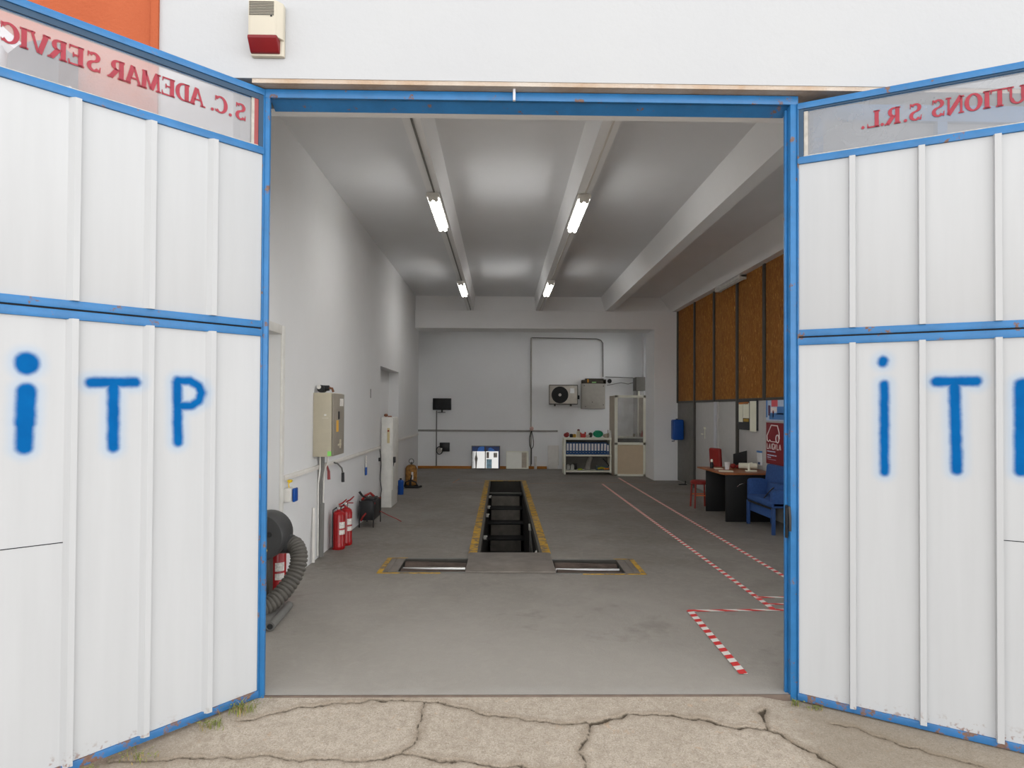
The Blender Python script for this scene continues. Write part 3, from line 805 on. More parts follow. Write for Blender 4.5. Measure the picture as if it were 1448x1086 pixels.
t = thing('electrical_cabinet', 'beige electrical cabinet hung high on the left wall', 'electrical cabinet', (WX, 3.24, 1.16))
b = MB(); b.box(0, 0.20, 0, 0.49, 0, 0.705, 0.005); b.build('body', MT['beige'], t)
b = MB(); b.box(0.203, 0.222, 0.008, 0.482, 0.008, 0.697, 0.004); b.build('door', MT['beige_shade'], t)
b = MB(); b.box(0.222, 0.2235, 0.28, 0.43, 0.56, 0.645); b.build('sticker', MT['label'], t)
b = MB(); b.box(0.222, 0.2245, 0.13, 0.22, 0.27, 0.40); b.build('sticker', M_('ochre_sticker', rgb(168, 128, 50, 0.5), 0.6), t, label='ochre sticker')
b = MB(); b.box(0.222, 0.232, 0.20, 0.25, 0.41, 0.50, 0.004); b.build('latch', MT['black'], t)
b = MB(); b.box(0.222, 0.232, 0.20, 0.33, 0.11, 0.13); b.box(0.222, 0.236, 0.27, 0.30, 0.08, 0.18); b.build('key_holder', MT['beige'], t)
b = MB(); b.box(0.16, 0.201, -0.002, 0.004, 0.01, 0.06); b.build('sticker', M_('rainbow_sticker', rgb(110, 176, 84, 0.6), 0.5), t, label='green and red sticker')
b = MB(); b.box(0.12, 0.145, -0.002, 0.002, 0.45, 0.47); b.box(0.10, 0.17, -0.0015, 0.002, 0.425, 0.428); b.build('lock', MT['wplastic'], t)

t = thing('power_tool', 'small black and brown tool lying on top of the beige electrical cabinet', 'tool', (WX + 0.10, 3.33, 1.865))
b = MB(); b.tube([(-0.03, -0.05, 0.045), (-0.03, 0.06, 0.045)], 0.042, 14); b.tube([(-0.03, 0, 0.05), (0.05, 0, 0.055)], [0.035, 0.03], 12); b.build('motor', MT['black'], t)
b = MB(); b.tube([(0.05, 0, 0.055), (0.08, 0.01, 0.05), (0.09, 0.02, 0.012)], 0.014, 10); b.build('grip', M_('brown_grip', rgb(86, 56, 38, 0.5), 0.6), t)
b = MB(); b.lathe([(0.02, 0), (0.024, 0.006), (0.0, 0.01)], 12, TR((-0.05, -0.05, 0.065), R(90))); b.build('end_cap', MT['wplastic'], t)

t = thing('cable_riser', 'thick dark cable run dropping from the beige cabinet to the floor', 'cable', (WX, 3.45, 0))
b = MB(); b.tube([(0.05, 0.0, 1.16), (0.05, 0, 1.0), (0.03, 0, 0.9), (0.03, 0, 0.03)], 0.022, 10); b.tube([(0.045, 0.0, 0.62), (0.04, 0, 0.02)], 0.030, 10); b.build('sheath', MT['dgrey'], t)
b = MB(); b.tube([(0.10, 0.03, 1.16), (0.10, 0.03, 1.08), (0.06, 0.03, 0.98), (0.055, 0.02, 0.7), (0.05, 0.02, 0.03)], 0.010, 8); b.build('grey_wire', MT['trunk'], t)
b = MB(); b.tube([(0.03, -0.03, 1.16), (0.03, -0.03, 1.0), (0.012, -0.03, 0.85), (0.012, -0.03, 0.03)], 0.010, 8); b.build('white_wire', MT['wplastic'], t)
b = MB(); b.tube([(WX + 0.04, 3.16, 0.02), (WX + 0.015, 3.24, 0.60)], 0.016, 8)
tag(b.build('plastic_pipe', MT['trunk']), 'pale plastic pipe leaning on the left wall beside the dark cable run', 'pipe')

t = thing('wall_socket', 'white wall socket with blue flap near the side door', 'socket', (WX, 2.36, 0.80))
b = MB(); b.box(0, 0.07, -0.06, 0.045, 0, 0.13, 0.008); b.build('box', MT['wplastic'], t)
b = MB(); b.box(0.075, 0.10, -0.03, 0.075, -0.005, 0.125, 0.008); b.build('flap', MT['bluep'], t, label='blue flap')
b = MB(); b.tube([(0.035, 0.0, 0.13), (0.03, 0.0, 0.17), (0.05, 0.02, 0.19)], 0.006, 8); b.box(0.02, 0.06, -0.01, 0.03, 0.18, 0.205, 0.006); b.build('plug', MT['yellowp'], t, label='yellow plug')

t = thing('hand_lamp', 'black hand lamp on a short cable hanging from the trunking', 'hand lamp', (WX + 0.02, 4.02, 0.76))
b = MB(); b.tube([(0.01, 0.0, 0.27), (0.02, 0.12, 0.25), (0.04, 0.26, 0.18), (0.045, 0.30, 0.10)], 0.010, 10); b.build('cable', MT['dgrey'], t)
b = MB(); b.tube([(0.045, 0.30, 0.12), (0.045, 0.305, 0.0)], [0.018, 0.02], 10); b.build('grip', MT['black'], t)
b = MB(); b.tube([(WX + 0.03, 3.70, 1.03), (WX + 0.05, 3.71, 0.95), (WX + 0.05, 3.72, 0.86)], [0.008, 0.016, 0.018], 10)
tag(b.build('hanging_tool', M_('dark_red_tool', rgb(110, 46, 46, 0.5), 0.5)), 'dark red hand tool hanging under the beige cabinet', 'tool')
t = thing('paint_brush', 'blue handled brush hung on the left wall above the battery charger', 'brush', (WX + 0.02, 5.93, 0.68))
b = MB(); b.box(-0.01, 0.012, -0.03, 0.03, 0.0, 0.12, 0.006); b.build('handle', MT['bluep'], t)
b = MB(); b.box(-0.008, 0.008, -0.02, 0.02, 0.12, 0.29, 0.004); b.build('blade', MT['label'], t)
b = MB(); b.box(WX, WX + 0.006, 6.28, 6.32, 1.86, 2.0)
tag(b.build('wall_slot', MT['dgrey']), 'narrow grey slot in the plaster of the left wall', 'slot')

# extinguishers
def extinguisher(loc, label, rz, group=None):
    t = thing('fire_extinguisher', label, 'fire extinguisher', loc, rz, group)
    b = MB(); b.lathe([(0.072, 0), (0.08, 0.012), (0.08, 0.05), (0.075, 0.06), (0.076, 0.40), (0.066, 0.435), (0.042, 0.455), (0.022, 0.463), (0.020, 0.485)], 28); b.build('cylinder', MT['red'], t)
    b = MB(); b.lathe([(0.026, 0.478), (0.026, 0.505), (0.014, 0.52), (0.014, 0.535)], 16); b.build('valve', MT['chrome'], t)
    b = MB(); b.tube([(0.0, 0, 0.53), (0.05, -0.005, 0.555), (0.10, -0.01, 0.60)], [0.010, 0.010, 0.006], 8); b.box(-0.012, 0.09, -0.008, 0.008, 0.512, 0.524, 0.003); b.build('lever', MT['red'], t)
    b = MB(); b.tube([(-0.02, -0.01, 0.50), (-0.055, -0.04, 0.47), (-0.05, -0.072, 0.38), (-0.045, -0.085, 0.15), (-0.04, -0.088, 0.03)], 0.009, 8); b.build('hose', MT['black'], t)
    b = MB()
    prof = [(0.0768, 0.18), (0.0768, 0.235)], [(0.0768, 0.255), (0.0768, 0.33)]
    for (ra, za), (rb, zb) in prof:
        n = 8
        for k in range(n):
            a0, a1 = R(-65 + k * 8), R(-65 + (k + 1) * 8)
            b.face([(ra * math.cos(a0), ra * math.sin(a0), za), (ra * math.cos(a1), ra * math.sin(a1), za), (rb * math.cos(a1), rb * math.sin(a1), zb), (rb * math.cos(a0), rb * math.sin(a0), zb)])
    b.build('label', MT['label'], t, label='white printed label')
    return t
extinguisher((-1.955, 3.93, 0), 'red fire extinguisher standing on the floor nearer the gate', R(-5))
extinguisher((-1.925, 4.17, 0), 'red fire extinguisher half hidden behind another on the floor', R(0))
extinguisher((-1.99, 1.93, 0), 'red fire extinguisher under the grey hose blower', R(-20))

# battery charger on legs
t = thing('battery_charger', 'black battery starter on thin legs with red cables by the left wall', 'battery charger', (-1.90, 5.53, 0))
b = MB(); b.box(-0.11, 0.10, -0.22, 0.24, 0.10, 0.37, 0.012); b.build('case', MT['black'], t)
for x, y in ((-0.11, -0.22), (0.09, -0.23), (0.10, 0.25), (-0.10, 0.25)):
    b = MB(); b.tube([(x, y, 0), (x, y, 0.38)], 0.009, 8); b.build('leg', MT['black'], t)
b = MB(); b.tube([(-0.10, -0.10, 0.37), (-0.08, 0, 0.42), (-0.02, 0.08, 0.45), (0.03, 0.10, 0.40)], 0.018, 10); b.tube([(-0.02, -0.22, 0.20), (-0.05, -0.27, 0.16), (-0.08, -0.26, 0.10)], 0.012, 8)
b.tube([(0.06, 0.20, 0.14), (0.12, 0.16, 0.17), (0.22, 0.15, 0.12), (0.36, 0.18, 0.05), (0.42, 0.2, 0.012)], 0.007, 8); b.tube([(0.10, 0.22, 0.36), (0.02, 0.0, 0.36), (0.10, -0.20, 0.34)], 0.012, 8)
b.build('red_cable', MT['redp'], t)
b = MB(); b.box(-0.05, 0.08, -0.12, 0.16, 0.372, 0.40, 0.01); b.tube([(-0.05, -0.05, 0.40), (-0.10, -0.08, 0.43), (-0.14, -0.10, 0.49)], [0.012, 0.014, 0.018], 10); b.build('clamp', MT['black'], t)

# tall white unit in the niche
t = thing('tall_cabinet', 'tall narrow white control cabinet standing at the wall niche', 'cabinet', (-2.05, 7.13, 0))
b = MB(); b.box(0, 0.18, 0, 0.62, 0, 1.545, 0.006); b.build('body', MT['wplastic'], t)
b = MB(); b.box(0.18, 0.195, 0.02, 0.60, 0.30, 1.53, 0.004); b.build('side_cover', MT['wplastic'], t)
b = MB(); b.box(0.10, 0.145, -0.006, 0, 1.10, 1.36, 0.003); b.build('label_plate', M_('old_label', rgb(150, 138, 104, 0.5), 0.6), t)
b = MB(); b.lathe([(0.016, 0), (0.016, 0.014), (0.010, 0.018)], 12, TR((0.122, -0.004, 1.31), R(90))); b.build('stop_button', MT['redp'], t, label='red stop button')
b = MB(); b.box(0.0, 0.17, -0.002, 0.0, 0.78, 0.785); b.build('seam', MT['trunk'], t)
b = MB(); b.box(0.17, 0.23, 0.05, 0.13, 0.76, 0.86, 0.008); b.tube([(0.20, 0.08, 0.76), (0.19, 0.06, 0.70)], 0.012, 8); b.build('plug', MT['black'], t)
b = MB(); b.ball((-1.99, 7.22, 1.575), 0.035, 0.05, 0.028); b.tube([(-1.95, 7.2, 1.555), (-1.90, 7.25, 1.555)], 0.012, 8)
tag(b.build('small_tool', M_('brown_tool', rgb(92, 56, 40, 0.42), 0.6)), 'small brown tool on top of the tall white cabinet', 'tool')
b = MB(); b.tube([(WX + 0.012, 7.02, 1.04), (WX + 0.03, 7.03, 0.9), (WX + 0.04, 7.02, 0.75), (WX + 0.02, 7.04, 0.5), (WX + 0.05, 7.03, 0.32), (WX + 0.03, 7.0, 0.15)], 0.007, 8)
b.box(WX, WX + 0.035, 6.99, 7.06, 0.80, 0.86, 0.004)
tag(b.build('hanging_cable', MT['black']), 'thin black cable hanging from the trunking beside the tall white cabinet', 'cable')
b = MB(); b.box(-2.25, -2.05, 7.9, 7.93, 1.54, 1.75); 
b.bm.free()
t = thing('canister', 'slim blue canister on the floor behind the tall white cabinet', 'canister', (-1.975, 8.80, 0))
b = MB(); b.lathe([(0.055, 0), (0.058, 0.01), (0.058, 0.26), (0.04, 0.285), (0.02, 0.29)], 20); b.build('body', MT['bluep'], t)
b = MB(); b.lathe([(0.022, 0.288), (0.022, 0.315), (0.012, 0.32)], 14); b.build('cap', MT['black'], t)

t = thing('gas_bottle', 'rusty yellow gas bottle in a black ground stand near the back left corner', 'gas bottle', (-1.93, 9.95, 0))
b = MB(); b.lathe([(0.10, 0.05), (0.12, 0.07), (0.125, 0.10), (0.125, 0.40), (0.10, 0.46), (0.05, 0.485), (0.03, 0.49)], 24); b.build('bottle', MT['orangerust'], t)
b = MB(); b.lathe([(0.02, 0.49), (0.02, 0.53), (0.012, 0.54)], 12); b.build('valve', MT['steel_dark'], t)
b = MB(); b.tube([(0.05 * math.cos(a), 0.0, 0.56 + 0.05 * math.sin(a)) for a in [R(-80 + i * 20) for i in range(18)]], 0.010, 8); b.build('ring_handle', MT['dgrey'], t)
b = MB(); b.tube([(-0.10, -0.14, 0.02), (0.16, -0.17, 0.02), (0.22, -0.05, 0.03)], 0.022, 8); b.tube([(0.0, -0.14, 0.02), (0.0, -0.14, 0.12), (0.03, -0.14, 0.28)], [0.03, 0.025, 0.01], 8)
b.tube([(-0.13, -0.10, 0.03), (-0.10, -0.13, 0.12), (0.0, -0.145, 0.17), (0.12, -0.13, 0.12), (0.15, -0.08, 0.03)], 0.014, 8); b.lathe([(0.15, 0.0), (0.15, 0.05), (0.13, 0.05)], 20); b.build('stand', MT['black'], t)
b = MB(); b.box(0.02, 0.06, -0.128, -0.118, 0.18, 0.34); b.build('sticker', MT['label'], t)

# blower with hose
t = thing('exhaust_blower', 'charcoal exhaust blower drum on a post beside the left jamb', 'blower', (-2.0, 1.66, 0))
b = MB(); b.lathe([(0.14, -0.15), (0.185, -0.13), (0.19, -0.12), (0.195, -0.05), (0.2, 0.0), (0.2, 0.15), (0.19, 0.17), (0.12, 0.18)], 36, TR((0, 0.02, 0.62), R(90))); b.build('drum', MT['fan'], t)
b = MB(); b.lathe([(0.12, 0), (0.13, 0.012), (0.06, 0.02)], 28, TR((0, -0.14, 0.62), R(90))); b.lathe([(0.022, 0), (0.022, 0.03)], 12, TR((0.09, -0.14, 0.65), R(90))); b.build('hub_cover', MT['blackmatt'], t)
b = MB(); b.lathe([(0.016, 0), (0.016, 0.012)], 12, TR((0.06, -0.15, 0.52), R(90))); b.build('yellow_knob', MT['yellowp'], t, label='yellow knob')
b = MB(); b.tube([(0.08, 0.05, 0.54), (0.22, 0.04, 0.53)], [0.09, 0.078], 18); b.build('outlet', MT['fan'], t)
b = MB(); b.box(-0.05, 0.05, -0.04, 0.06, 0, 0.46, 0.01); b.box(-0.10, 0.08, -0.10, 0.10, 0, 0.02, 0.005); b.build('post', MT['steel_dark'], t)

def catmull(P, n):
    P = [Vector(p) for p in P]; Q = [P[0] * 2 - P[1]] + P + [P[-1] * 2 - P[-2]]; out = []
    for i in range(1, len(Q) - 2):
        for k in range(n):
            u = k / n; a, b_, c, d = Q[i - 1], Q[i], Q[i + 1], Q[i + 2]
            out.append(0.5 * ((2 * b_) + (c - a) * u + (2 * a - 5 * b_ + 4 * c - d) * u * u + (3 * b_ - a - 3 * c + d) * u ** 3))
    out.append(P[-1]); return out
hp = [(-1.80, 1.70, 0.53), (-1.745, 1.67, 0.52), (-1.70, 1.62, 0.44), (-1.71, 1.56, 0.32), (-1.765, 1.47, 0.21), (-1.84, 1.36, 0.13), (-1.93, 1.25, 0.095), (-2.02, 1.12, 0.085)]
pts = catmull(hp, 17)
rs = [(0.058, 0.070, 0.073, 0.070)[i % 4] for i in range(len(pts))]
b = MB(); b.tube(pts, rs, 20)
ho = b.build('flexible_hose', MT['hose'], smooth=60)
tag(ho, 'ribbed grey flexible hose curving from the blower down to the floor', 'hose')
t = thing('floor_nozzle', 'flat grey duct nozzle lying on the floor beside the left jamb', 'nozzle', (-1.832, 1.08, 0), R(3.5))
b = MB(); b.box(-0.12, 0.085, 0.0, 0.53, 0.052, 0.066, 0.004); b.tube([(0.085, 0, 0.036), (0.085, 0.53, 0.036)], 0.034, 16); b.box(-0.14, -0.11, 0.0, 0.53, 0.0, 0.066, 0.006); b.build('duct', MT['duct'], t)
b = MB(); b.tube([(0.085, -0.004, 0.036), (0.085, 0.02, 0.036)], 0.022, 14); b.build('opening', MT['blackmatt'], t)

# ------------------------------------------------------------------ back wall things
t = thing('television', 'black flat television on the back wall', 'television', (-1.675, YB, 1.58))
b = MB(); b.box(-0.26, 0.26, -0.07, -0.02, 0.075, 0.405, 0.008); b.build('bezel', MT['black'], t)
b = MB(); b.box(-0.235, 0.235, -0.073, -0.069, 0.10, 0.38); b.build('screen', MT['screen'], t)
b = MB(); b.box(-0.11, 0.10, -0.14, 0.0, 0.0, 0.018, 0.005); b.box(-0.02, 0.02, -0.06, -0.03, 0.01, 0.08); b.build('stand', MT['black'], t)
b = MB(); b.box(-1.845, -1.815, YB - 0.03, YB, 0.08, 1.64, 0.004)
tag(b.build('cable_conduit', MT['dgrey']), 'grey cable conduit running down from the television to the floor', 'cable conduit')
t = thing('wall_speaker', 'black box with a round ring in front below the television', 'speaker', (-1.59, YB, 0.49))
b = MB(); b.box(-0.14, 0.14, -0.12, 0, 0, 0.245, 0.008); b.build('case', MT['black'], t)
ring = [(-0.14 + 0.085 * math.cos(R(a)), -0.14, 0.03 + 0.105 * math.sin(R(a))) for a in range(0, 361, 20)]
b = MB(); b.tube(ring, 0.013, 8, cap=False); b.build('ring', MT['black'], t)
b = MB(); b.lathe([(0.078, 0), (0.078, 0.006)], 24, TR((-0.14, -0.135, 0.03), R(90))); b.build('ring_face', M_('grey_face', rgb(104, 100, 96, 0.36), 0.4), t)
b = MB(); b.lathe([(0.022, 0), (0.024, 0.02), (0.015, 0.03)], 12, TR((-0.08, -0.13, 0.075), R(90))); b.build('knob', MT['wplastic'], t)

b = MB(); b.tube([(0.84, YB - 0.02, 0.08), (0.84, YB - 0.02, 3.72)], 0.022, 10)
tag(b.build('wall_conduit', MT['lgrey']), 'white vertical conduit up the back wall beside the small mirror', 'conduit')
b = MB(); b.tube([(0.84, YB - 0.02, 3.72), (2.70, YB - 0.02, 3.70), (2.82, YB - 0.02, 3.66), (2.875, YB - 0.02, 3.58), (2.885, YB - 0.02, 2.62)], 0.014, 8)
tag(b.build('wall_cable', MT['dgrey']), 'grey cable looping high over the back wall and down to the junction box', 'cable')
t = thing('ceiling_plug', 'pinkish plug hanging with a loop of cable on the white conduit', 'plug', (0.86, YB - 0.05, 1.08))
b = MB(); b.ball((0.0, 0, 0.06), 0.06, 0.04, 0.06); b.build('plug_body', M_('pink_plug', rgb(128, 104, 98, 0.36), 0.5), t)
b = MB(); b.tube(catmull([(0.0, 0, 0.0), (-0.06, 0, -0.2), (-0.05, 0, -0.42), (0.0, 0, -0.5), (0.05, 0, -0.42), (0.04, 0, -0.2), (0.0, 0, -0.02)], 5), 0.011, 6); b.tube([(0, 0, -0.5), (0.0, 0, -0.95)], 0.012, 6); b.build('cable', MT['black'], t)

t = thing('air_conditioner', 'beige outdoor air conditioner unit with a black fan on the back wall', 'air conditioner', (1.74, YB, 1.83))
b = MB(); b.box(-0.40, 0.39, -0.28, -0.02, 0, 0.54, 0.012); b.build('case', M_('ac_beige', rgb(132, 127, 119, 0.42), 0.5), t)
b = MB(); b.box(-0.405, 0.395, -0.285, -0.27, -0.005, 0.02); b.box(-0.405, 0.395, -0.285, -0.27, 0.525, 0.547); b.box(-0.405, -0.39, -0.285, -0.27, 0, 0.54); b.box(0.38, 0.395, -0.285, -0.27, 0, 0.54); b.build('edge_frame', MT['steel_dark'], t)
b = MB(); b.lathe([(0.235, 0), (0.235, 0.012), (0.22, 0.014)], 40, TR((-0.105, -0.28, 0.265), R(90)))
for k in range(1, 6): b.tube([(-0.105 + 0.04 * k * math.cos(R(a)), -0.297, 0.265 + 0.04 * k * math.sin(R(a))) for a in range(0, 361, 15)], 0.004, 5, cap=False)
b.build('fan_grille', MT['blackmatt'], t)
b = MB(); b.lathe([(0.045, 0), (0.04, 0.012)], 18, TR((-0.105, -0.292, 0.265), R(90))); b.build('hub', M_('hub_grey', rgb(120, 116, 110, 0.4), 0.5), t)
b = MB(); b.box(0.18, 0.30, -0.283, -0.279, 0.31, 0.45); b.build('sticker', M_('pale_label', rgb(166, 165, 162, 0.42), 0.5), t)
b = MB(); b.box(0.39, 0.46, -0.16, -0.08, 0.15, 0.26, 0.01); b.build('service_valve', MT['black'], t)
b = MB()
for x in (-0.25, 0.2): b.box(x, x + 0.03, -0.24, 0, -0.05, 0.0)
b.build('bracket', MT['steel_dark'], t)
t = thing('junction_cabinet', 'square grey metal cabinet on the back wall beside the air conditioner', 'electrical cabinet', (2.58, YB, 1.71))
b = MB(); b.box(-0.33, 0.33, -0.22, 0, 0, 0.71, 0.006); b.build('body', MT['lgrey'], t)
b = MB(); b.box(-0.31, 0.33, -0.24, -0.222, 0.01, 0.70, 0.005); b.build('door', MT['lgrey'], t)
b = MB()
for x, z in ((-0.26, 0.65), (0.28, 0.64), (-0.03, 0.19), (0.28, 0.11), (-0.22, 0.06)): b.lathe([(0.013, 0), (0.013, 0.006)], 8, TR((x, -0.24, z), R(90)))
b.build('screw', MT['black'], t)
t = thing('tool_tray', 'black tray of odds and ends lying on the square grey cabinet', 'tray', (2.58, YB - 0.12, 2.42))
b = MB(); b.box(-0.32, 0.34, -0.09, 0.10, 0.0, 0.10, 0.01); b.box(-0.22, 0.30, -0.06, 0.08, 0.1, 0.145, 0.01); b.box(0.27, 0.36, -0.09, 0.0, 0.0, 0.12, 0.01); b.build('tray', M_('dirty_black', rgb(40, 36, 30, 0.4), 0.7), t)
b = MB(); b.box(-0.17, -0.13, -0.10, -0.05, 0.03, 0.12); b.build('orange_part', M_('orange_bit', rgb(140, 96, 30, 0.4), 0.6), t)
b = MB(); b.box(-0.04, 0.08, -0.10, -0.08, 0.02, 0.05); b.build('green_part', M_('green_bit', rgb(96, 130, 84, 0.4), 0.6), t)
b = MB(); b.lathe([(0.06, 0), (0.062, 0.04), (0.05, 0.06)], 24, TR((3.07, YB, 2.50), R(90)))
tag(b.build('wall_horn', MT['black']), 'small round black horn on the back wall', 'horn')
b = MB(); b.tube([(2.95, YB - 0.02, 2.62), (3.74, YB - 0.02, 2.60)], 0.012, 6)
b.tube([(3.0, YB - 0.02, 2.38), (3.2, YB - 0.02, 2.42), (3.4, YB - 0.02, 2.46), (3.6, YB - 0.02, 2.42), (3.74, YB - 0.02, 2.46)], 0.009, 6)
tag(b.build('wall_cable', MT['dgrey']), 'two thin cables strung across the back wall to the grey hood', 'cable')
t = thing('extractor_hood', 'grey metal hood box above the glazed cabinet', 'hood', (3.84, 13.9, 1.5))
b = MB(); b.box(-0.10, 0.15, -0.12, 0.34, 0.72, 1.10, 0.008); b.build('hood', MT['dpanel'], t)
b = MB(); b.box(-0.09, 0.15, 0.10, 0.34, -1.5, 0.72, 0.005); b.build('duct', MT['gpanel'], t)
b = MB(); b.box(-0.02, 0.03, 0.05, 0.10, -1.4, 0.72, 0.005); b.build('strip', MT['alu'], t)

# mirrors and board
def leaning(name, x, y, wd, h, label, cat, tilt, framemat, parts):
    t = thing(name, label, cat, (x, y, 0.012)); t.rotation_euler = (R(-tilt), 0, 0)
    b = MB(); fw = 0.018
    b.box(-wd / 2, wd / 2, 0.002, 0.02, 0, h)
    b.box(-wd / 2, -wd / 2 + fw, -0.012, 0.02, 0, h); b.box(wd / 2 - fw, wd / 2, -0.012, 0.02, 0, h); b.box(-wd / 2, wd / 2, -0.012, 0.02, 0, fw); b.box(-wd / 2, wd / 2, -0.012, 0.02, h - fw, h)
    b.build('frame', framemat, t)
    for nm, x0, x1, z0, z1, d, mt in parts:
        b = MB(); b.box(x0, x1, -0.001 - d, 0.003, z0, z1); b.build(nm, mt, t)
    return t
MB_blue = M_('deep_blue_reflection', rgb(10, 34, 78, 0.36), 0.4); MB_bl2 = M_('bright_blue_reflection', rgb(30, 84, 160, 0.36), 0.4)
t = leaning('leaning_mirror', -0.43, 14.06, 0.80, 0.645, 'large mirror leaning on the back wall with its blue reflection painted across the top', 'mirror', 5.0, M_('dark_mirror_frame', rgb(70, 66, 60, 0.4), 0.5),  # mirror image painted on as flat coloured pieces
        [('mirror_glass', -0.385, 0.385, 0.015, 0.49, 0.0, MT['mirror']), ('blue_reflection', -0.385, 0.385, 0.49, 0.63, 0.002, MB_blue),
         ('mullion', -0.025, 0.0, 0.015, 0.63, 0.004, MT['steel_dark']), ('blue_edge', 0.355, 0.385, 0.015, 0.49, 0.003, MB_blue),
         ('pale_reflection', 0.02, 0.17, 0.02, 0.27, 0.002, M_('pale_blue_reflection', rgb(110, 138, 160, 0.36), 0.6, 0, 0.3, 16)), ('dark_reflection', 0.02, 0.09, 0.30, 0.47, 0.002, M_('grey_reflection', rgb(96, 88, 84, 0.36), 0.6, 0, 0.5, 24)),
         ('dark_reflection', 0.22, 0.32, 0.32, 0.45, 0.002, M_('speckled_reflection', rgb(120, 116, 112, 0.36), 0.6, 0, 0.6, 30))])
b = MB(); b.prism([(-0.24, 0.0), (-0.045, 0.0), (-0.045, 0.13), (-0.10, 0.14), (-0.17, 0.13), (-0.22, 0.08)], -0.006, -0.002, TR((0, 0, 0.49), R(90)) @ Matrix.Scale(-1, 4, (0, 0, 1)))
b.prism([(0.06, 0.0), (0.27, 0.0), (0.22, 0.06), (0.14, 0.105), (0.08, 0.09)], -0.006, -0.002, TR((0, 0, 0.49), R(90)) @ Matrix.Scale(-1, 4, (0, 0, 1))); b.build('light_blue_shape', MB_bl2, t)
b = MB(); b.prism([(-0.285, 0.0), (-0.255, 0.0), (-0.245, 0.17), (-0.225, 0.27), (-0.25, 0.36), (-0.262, 0.48), (-0.272, 0.48), (-0.285, 0.36), (-0.31, 0.27), (-0.29, 0.17)], -0.006, -0.002, TR((0, 0, 0.015), R(90)) @ Matrix.Scale(-1, 4, (0, 0, 1))); b.build('grey_figure', M_('grey_figure', rgb(92, 88, 84, 0.36), 0.6), t)
leaning('leaning_mirror', 0.46, 14.10, 0.63, 0.495, 'small square mirror leaning beside the white conduit', 'mirror', 5.0, MT['alu'],
        [('mirror_glass', -0.295, 0.12, 0.018, 0.478, 0.0, M_('pale_panel', rgb(168, 158, 146, 0.36), 0.35, 0.0, 0.02)), ('dark_stripe', 0.12, 0.26, 0.03, 0.455, 0.001, M_('grey_stripes', rgb(112, 104, 92, 0.36), 0.4, 0, 0.1)),
         ('bright_edge', 0.26, 0.29, 0.018, 0.47, 0.001, MT['alu'])])
b = MB()
b.box(-0.14, 0.14, 0, 0.03, 0, 0.66, 0.004); b.box(0.14, 0.17, -0.01, 0.03, 0.1, 0.66, 0.004)
o = tag(b.build('leaning_board', MT['trunk']), 'white board leaning on the back wall left of the shelf', 'board'); o.location = (1.46, 14.12, 0.012); o.rotation_euler = (R(-7), 0, 0)
b = MB(); b.tube([(0.97, YB - 0.10, 0.0), (0.97, YB - 0.08, 0.36)], 0.04, 12); tag(b.build('plastic_tube', MT['trunk']), 'short pale plastic tube standing beside the small mirror', 'tube')

# shelf unit with binders
t = thing('shelf_unit', 'off-white open shelf unit holding a row of blue binders', 'shelf', (2.27, 12.70, 0))
b = MB(); b.box(-0.63, 0.60, 0, 0.55, 0.90, 0.955, 0.005); b.build('top_board', MT['alu'], t)
b = MB(); b.box(-0.60, 0.60, 0.005, 0.52, 0.475, 0.515, 0.004); b.build('shelf_board', MT['alu'], t)
b = MB(); b.box(-0.60, 0.60, 0.005, 0.52, 0.065, 0.10, 0.004); b.build('shelf_board', MT['alu'], t)
b = MB(); b.box(-0.635, -0.59, 0, 0.55, 0, 0.90, 0.005); b.build('side_panel', MT['alu'], t)
b = MB(); b.box(0.57, 0.60, 0.02, 0.55, 0.04, 0.90, 0.005); b.build('side_panel', MT['alu'], t)
b = MB(); b.box(-0.60, 0.60, 0.53, 0.545, 0.07, 0.90); b.build('back_panel', M_('dark_back', rgb(62, 60, 57, 0.30), 0.7), t)
binder = thing('binder', 'x', 'binder', (0, 0, 0))
b = MB(); b.box(-0.036, 0.036, 0, 0.28, 0, 0.31, 0.003); b.build('cover', M_('navy_binder', rgb(22, 50, 84, 0.36), 0.5), binder)
b = MB(); b.box(-0.026, 0.026, -0.002, 0.001, 0.10, 0.285); b.build('spine_label', M_('binder_label', rgb(172, 168, 166, 0.40), 0.6), binder)
b = MB(); b.lathe([(0.011, 0), (0.011, 0.002)], 12, TR((0, 0, 0.05), R(90))); b.build('finger_ring', MT['palegrey'], binder)
NB = 14
ords = ['leftmost binder on the shelf, against the side panel', 'second binder from the left on the shelf, its label greyer', 'third binder from the left on the shelf', 'fourth binder from the left on the shelf', 'fifth binder from the left on the shelf',
        'sixth binder from the left on the shelf', 'seventh binder from the left on the shelf', 'seventh binder from the right on the shelf', 'sixth binder from the right on the shelf', 'fifth binder from the right on the shelf',
        'fourth binder from the right on the shelf', 'third binder from the right on the shelf', 'second binder from the right on the shelf, leaning slightly', 'rightmost short binder on the shelf']
for i in range(NB):
    o = binder if i == 0 else copy_tree(binder)
    o.location = (1.737 + i * 0.081, 12.80, 0.516)
    if i in (11, 12): o.rotation_euler = (0, R(2.0), 0)
    if i == 13: o.scale = (0.9, 1, 0.88)
    tag(o, ords[i], 'binder', 'blue binders with white labels')

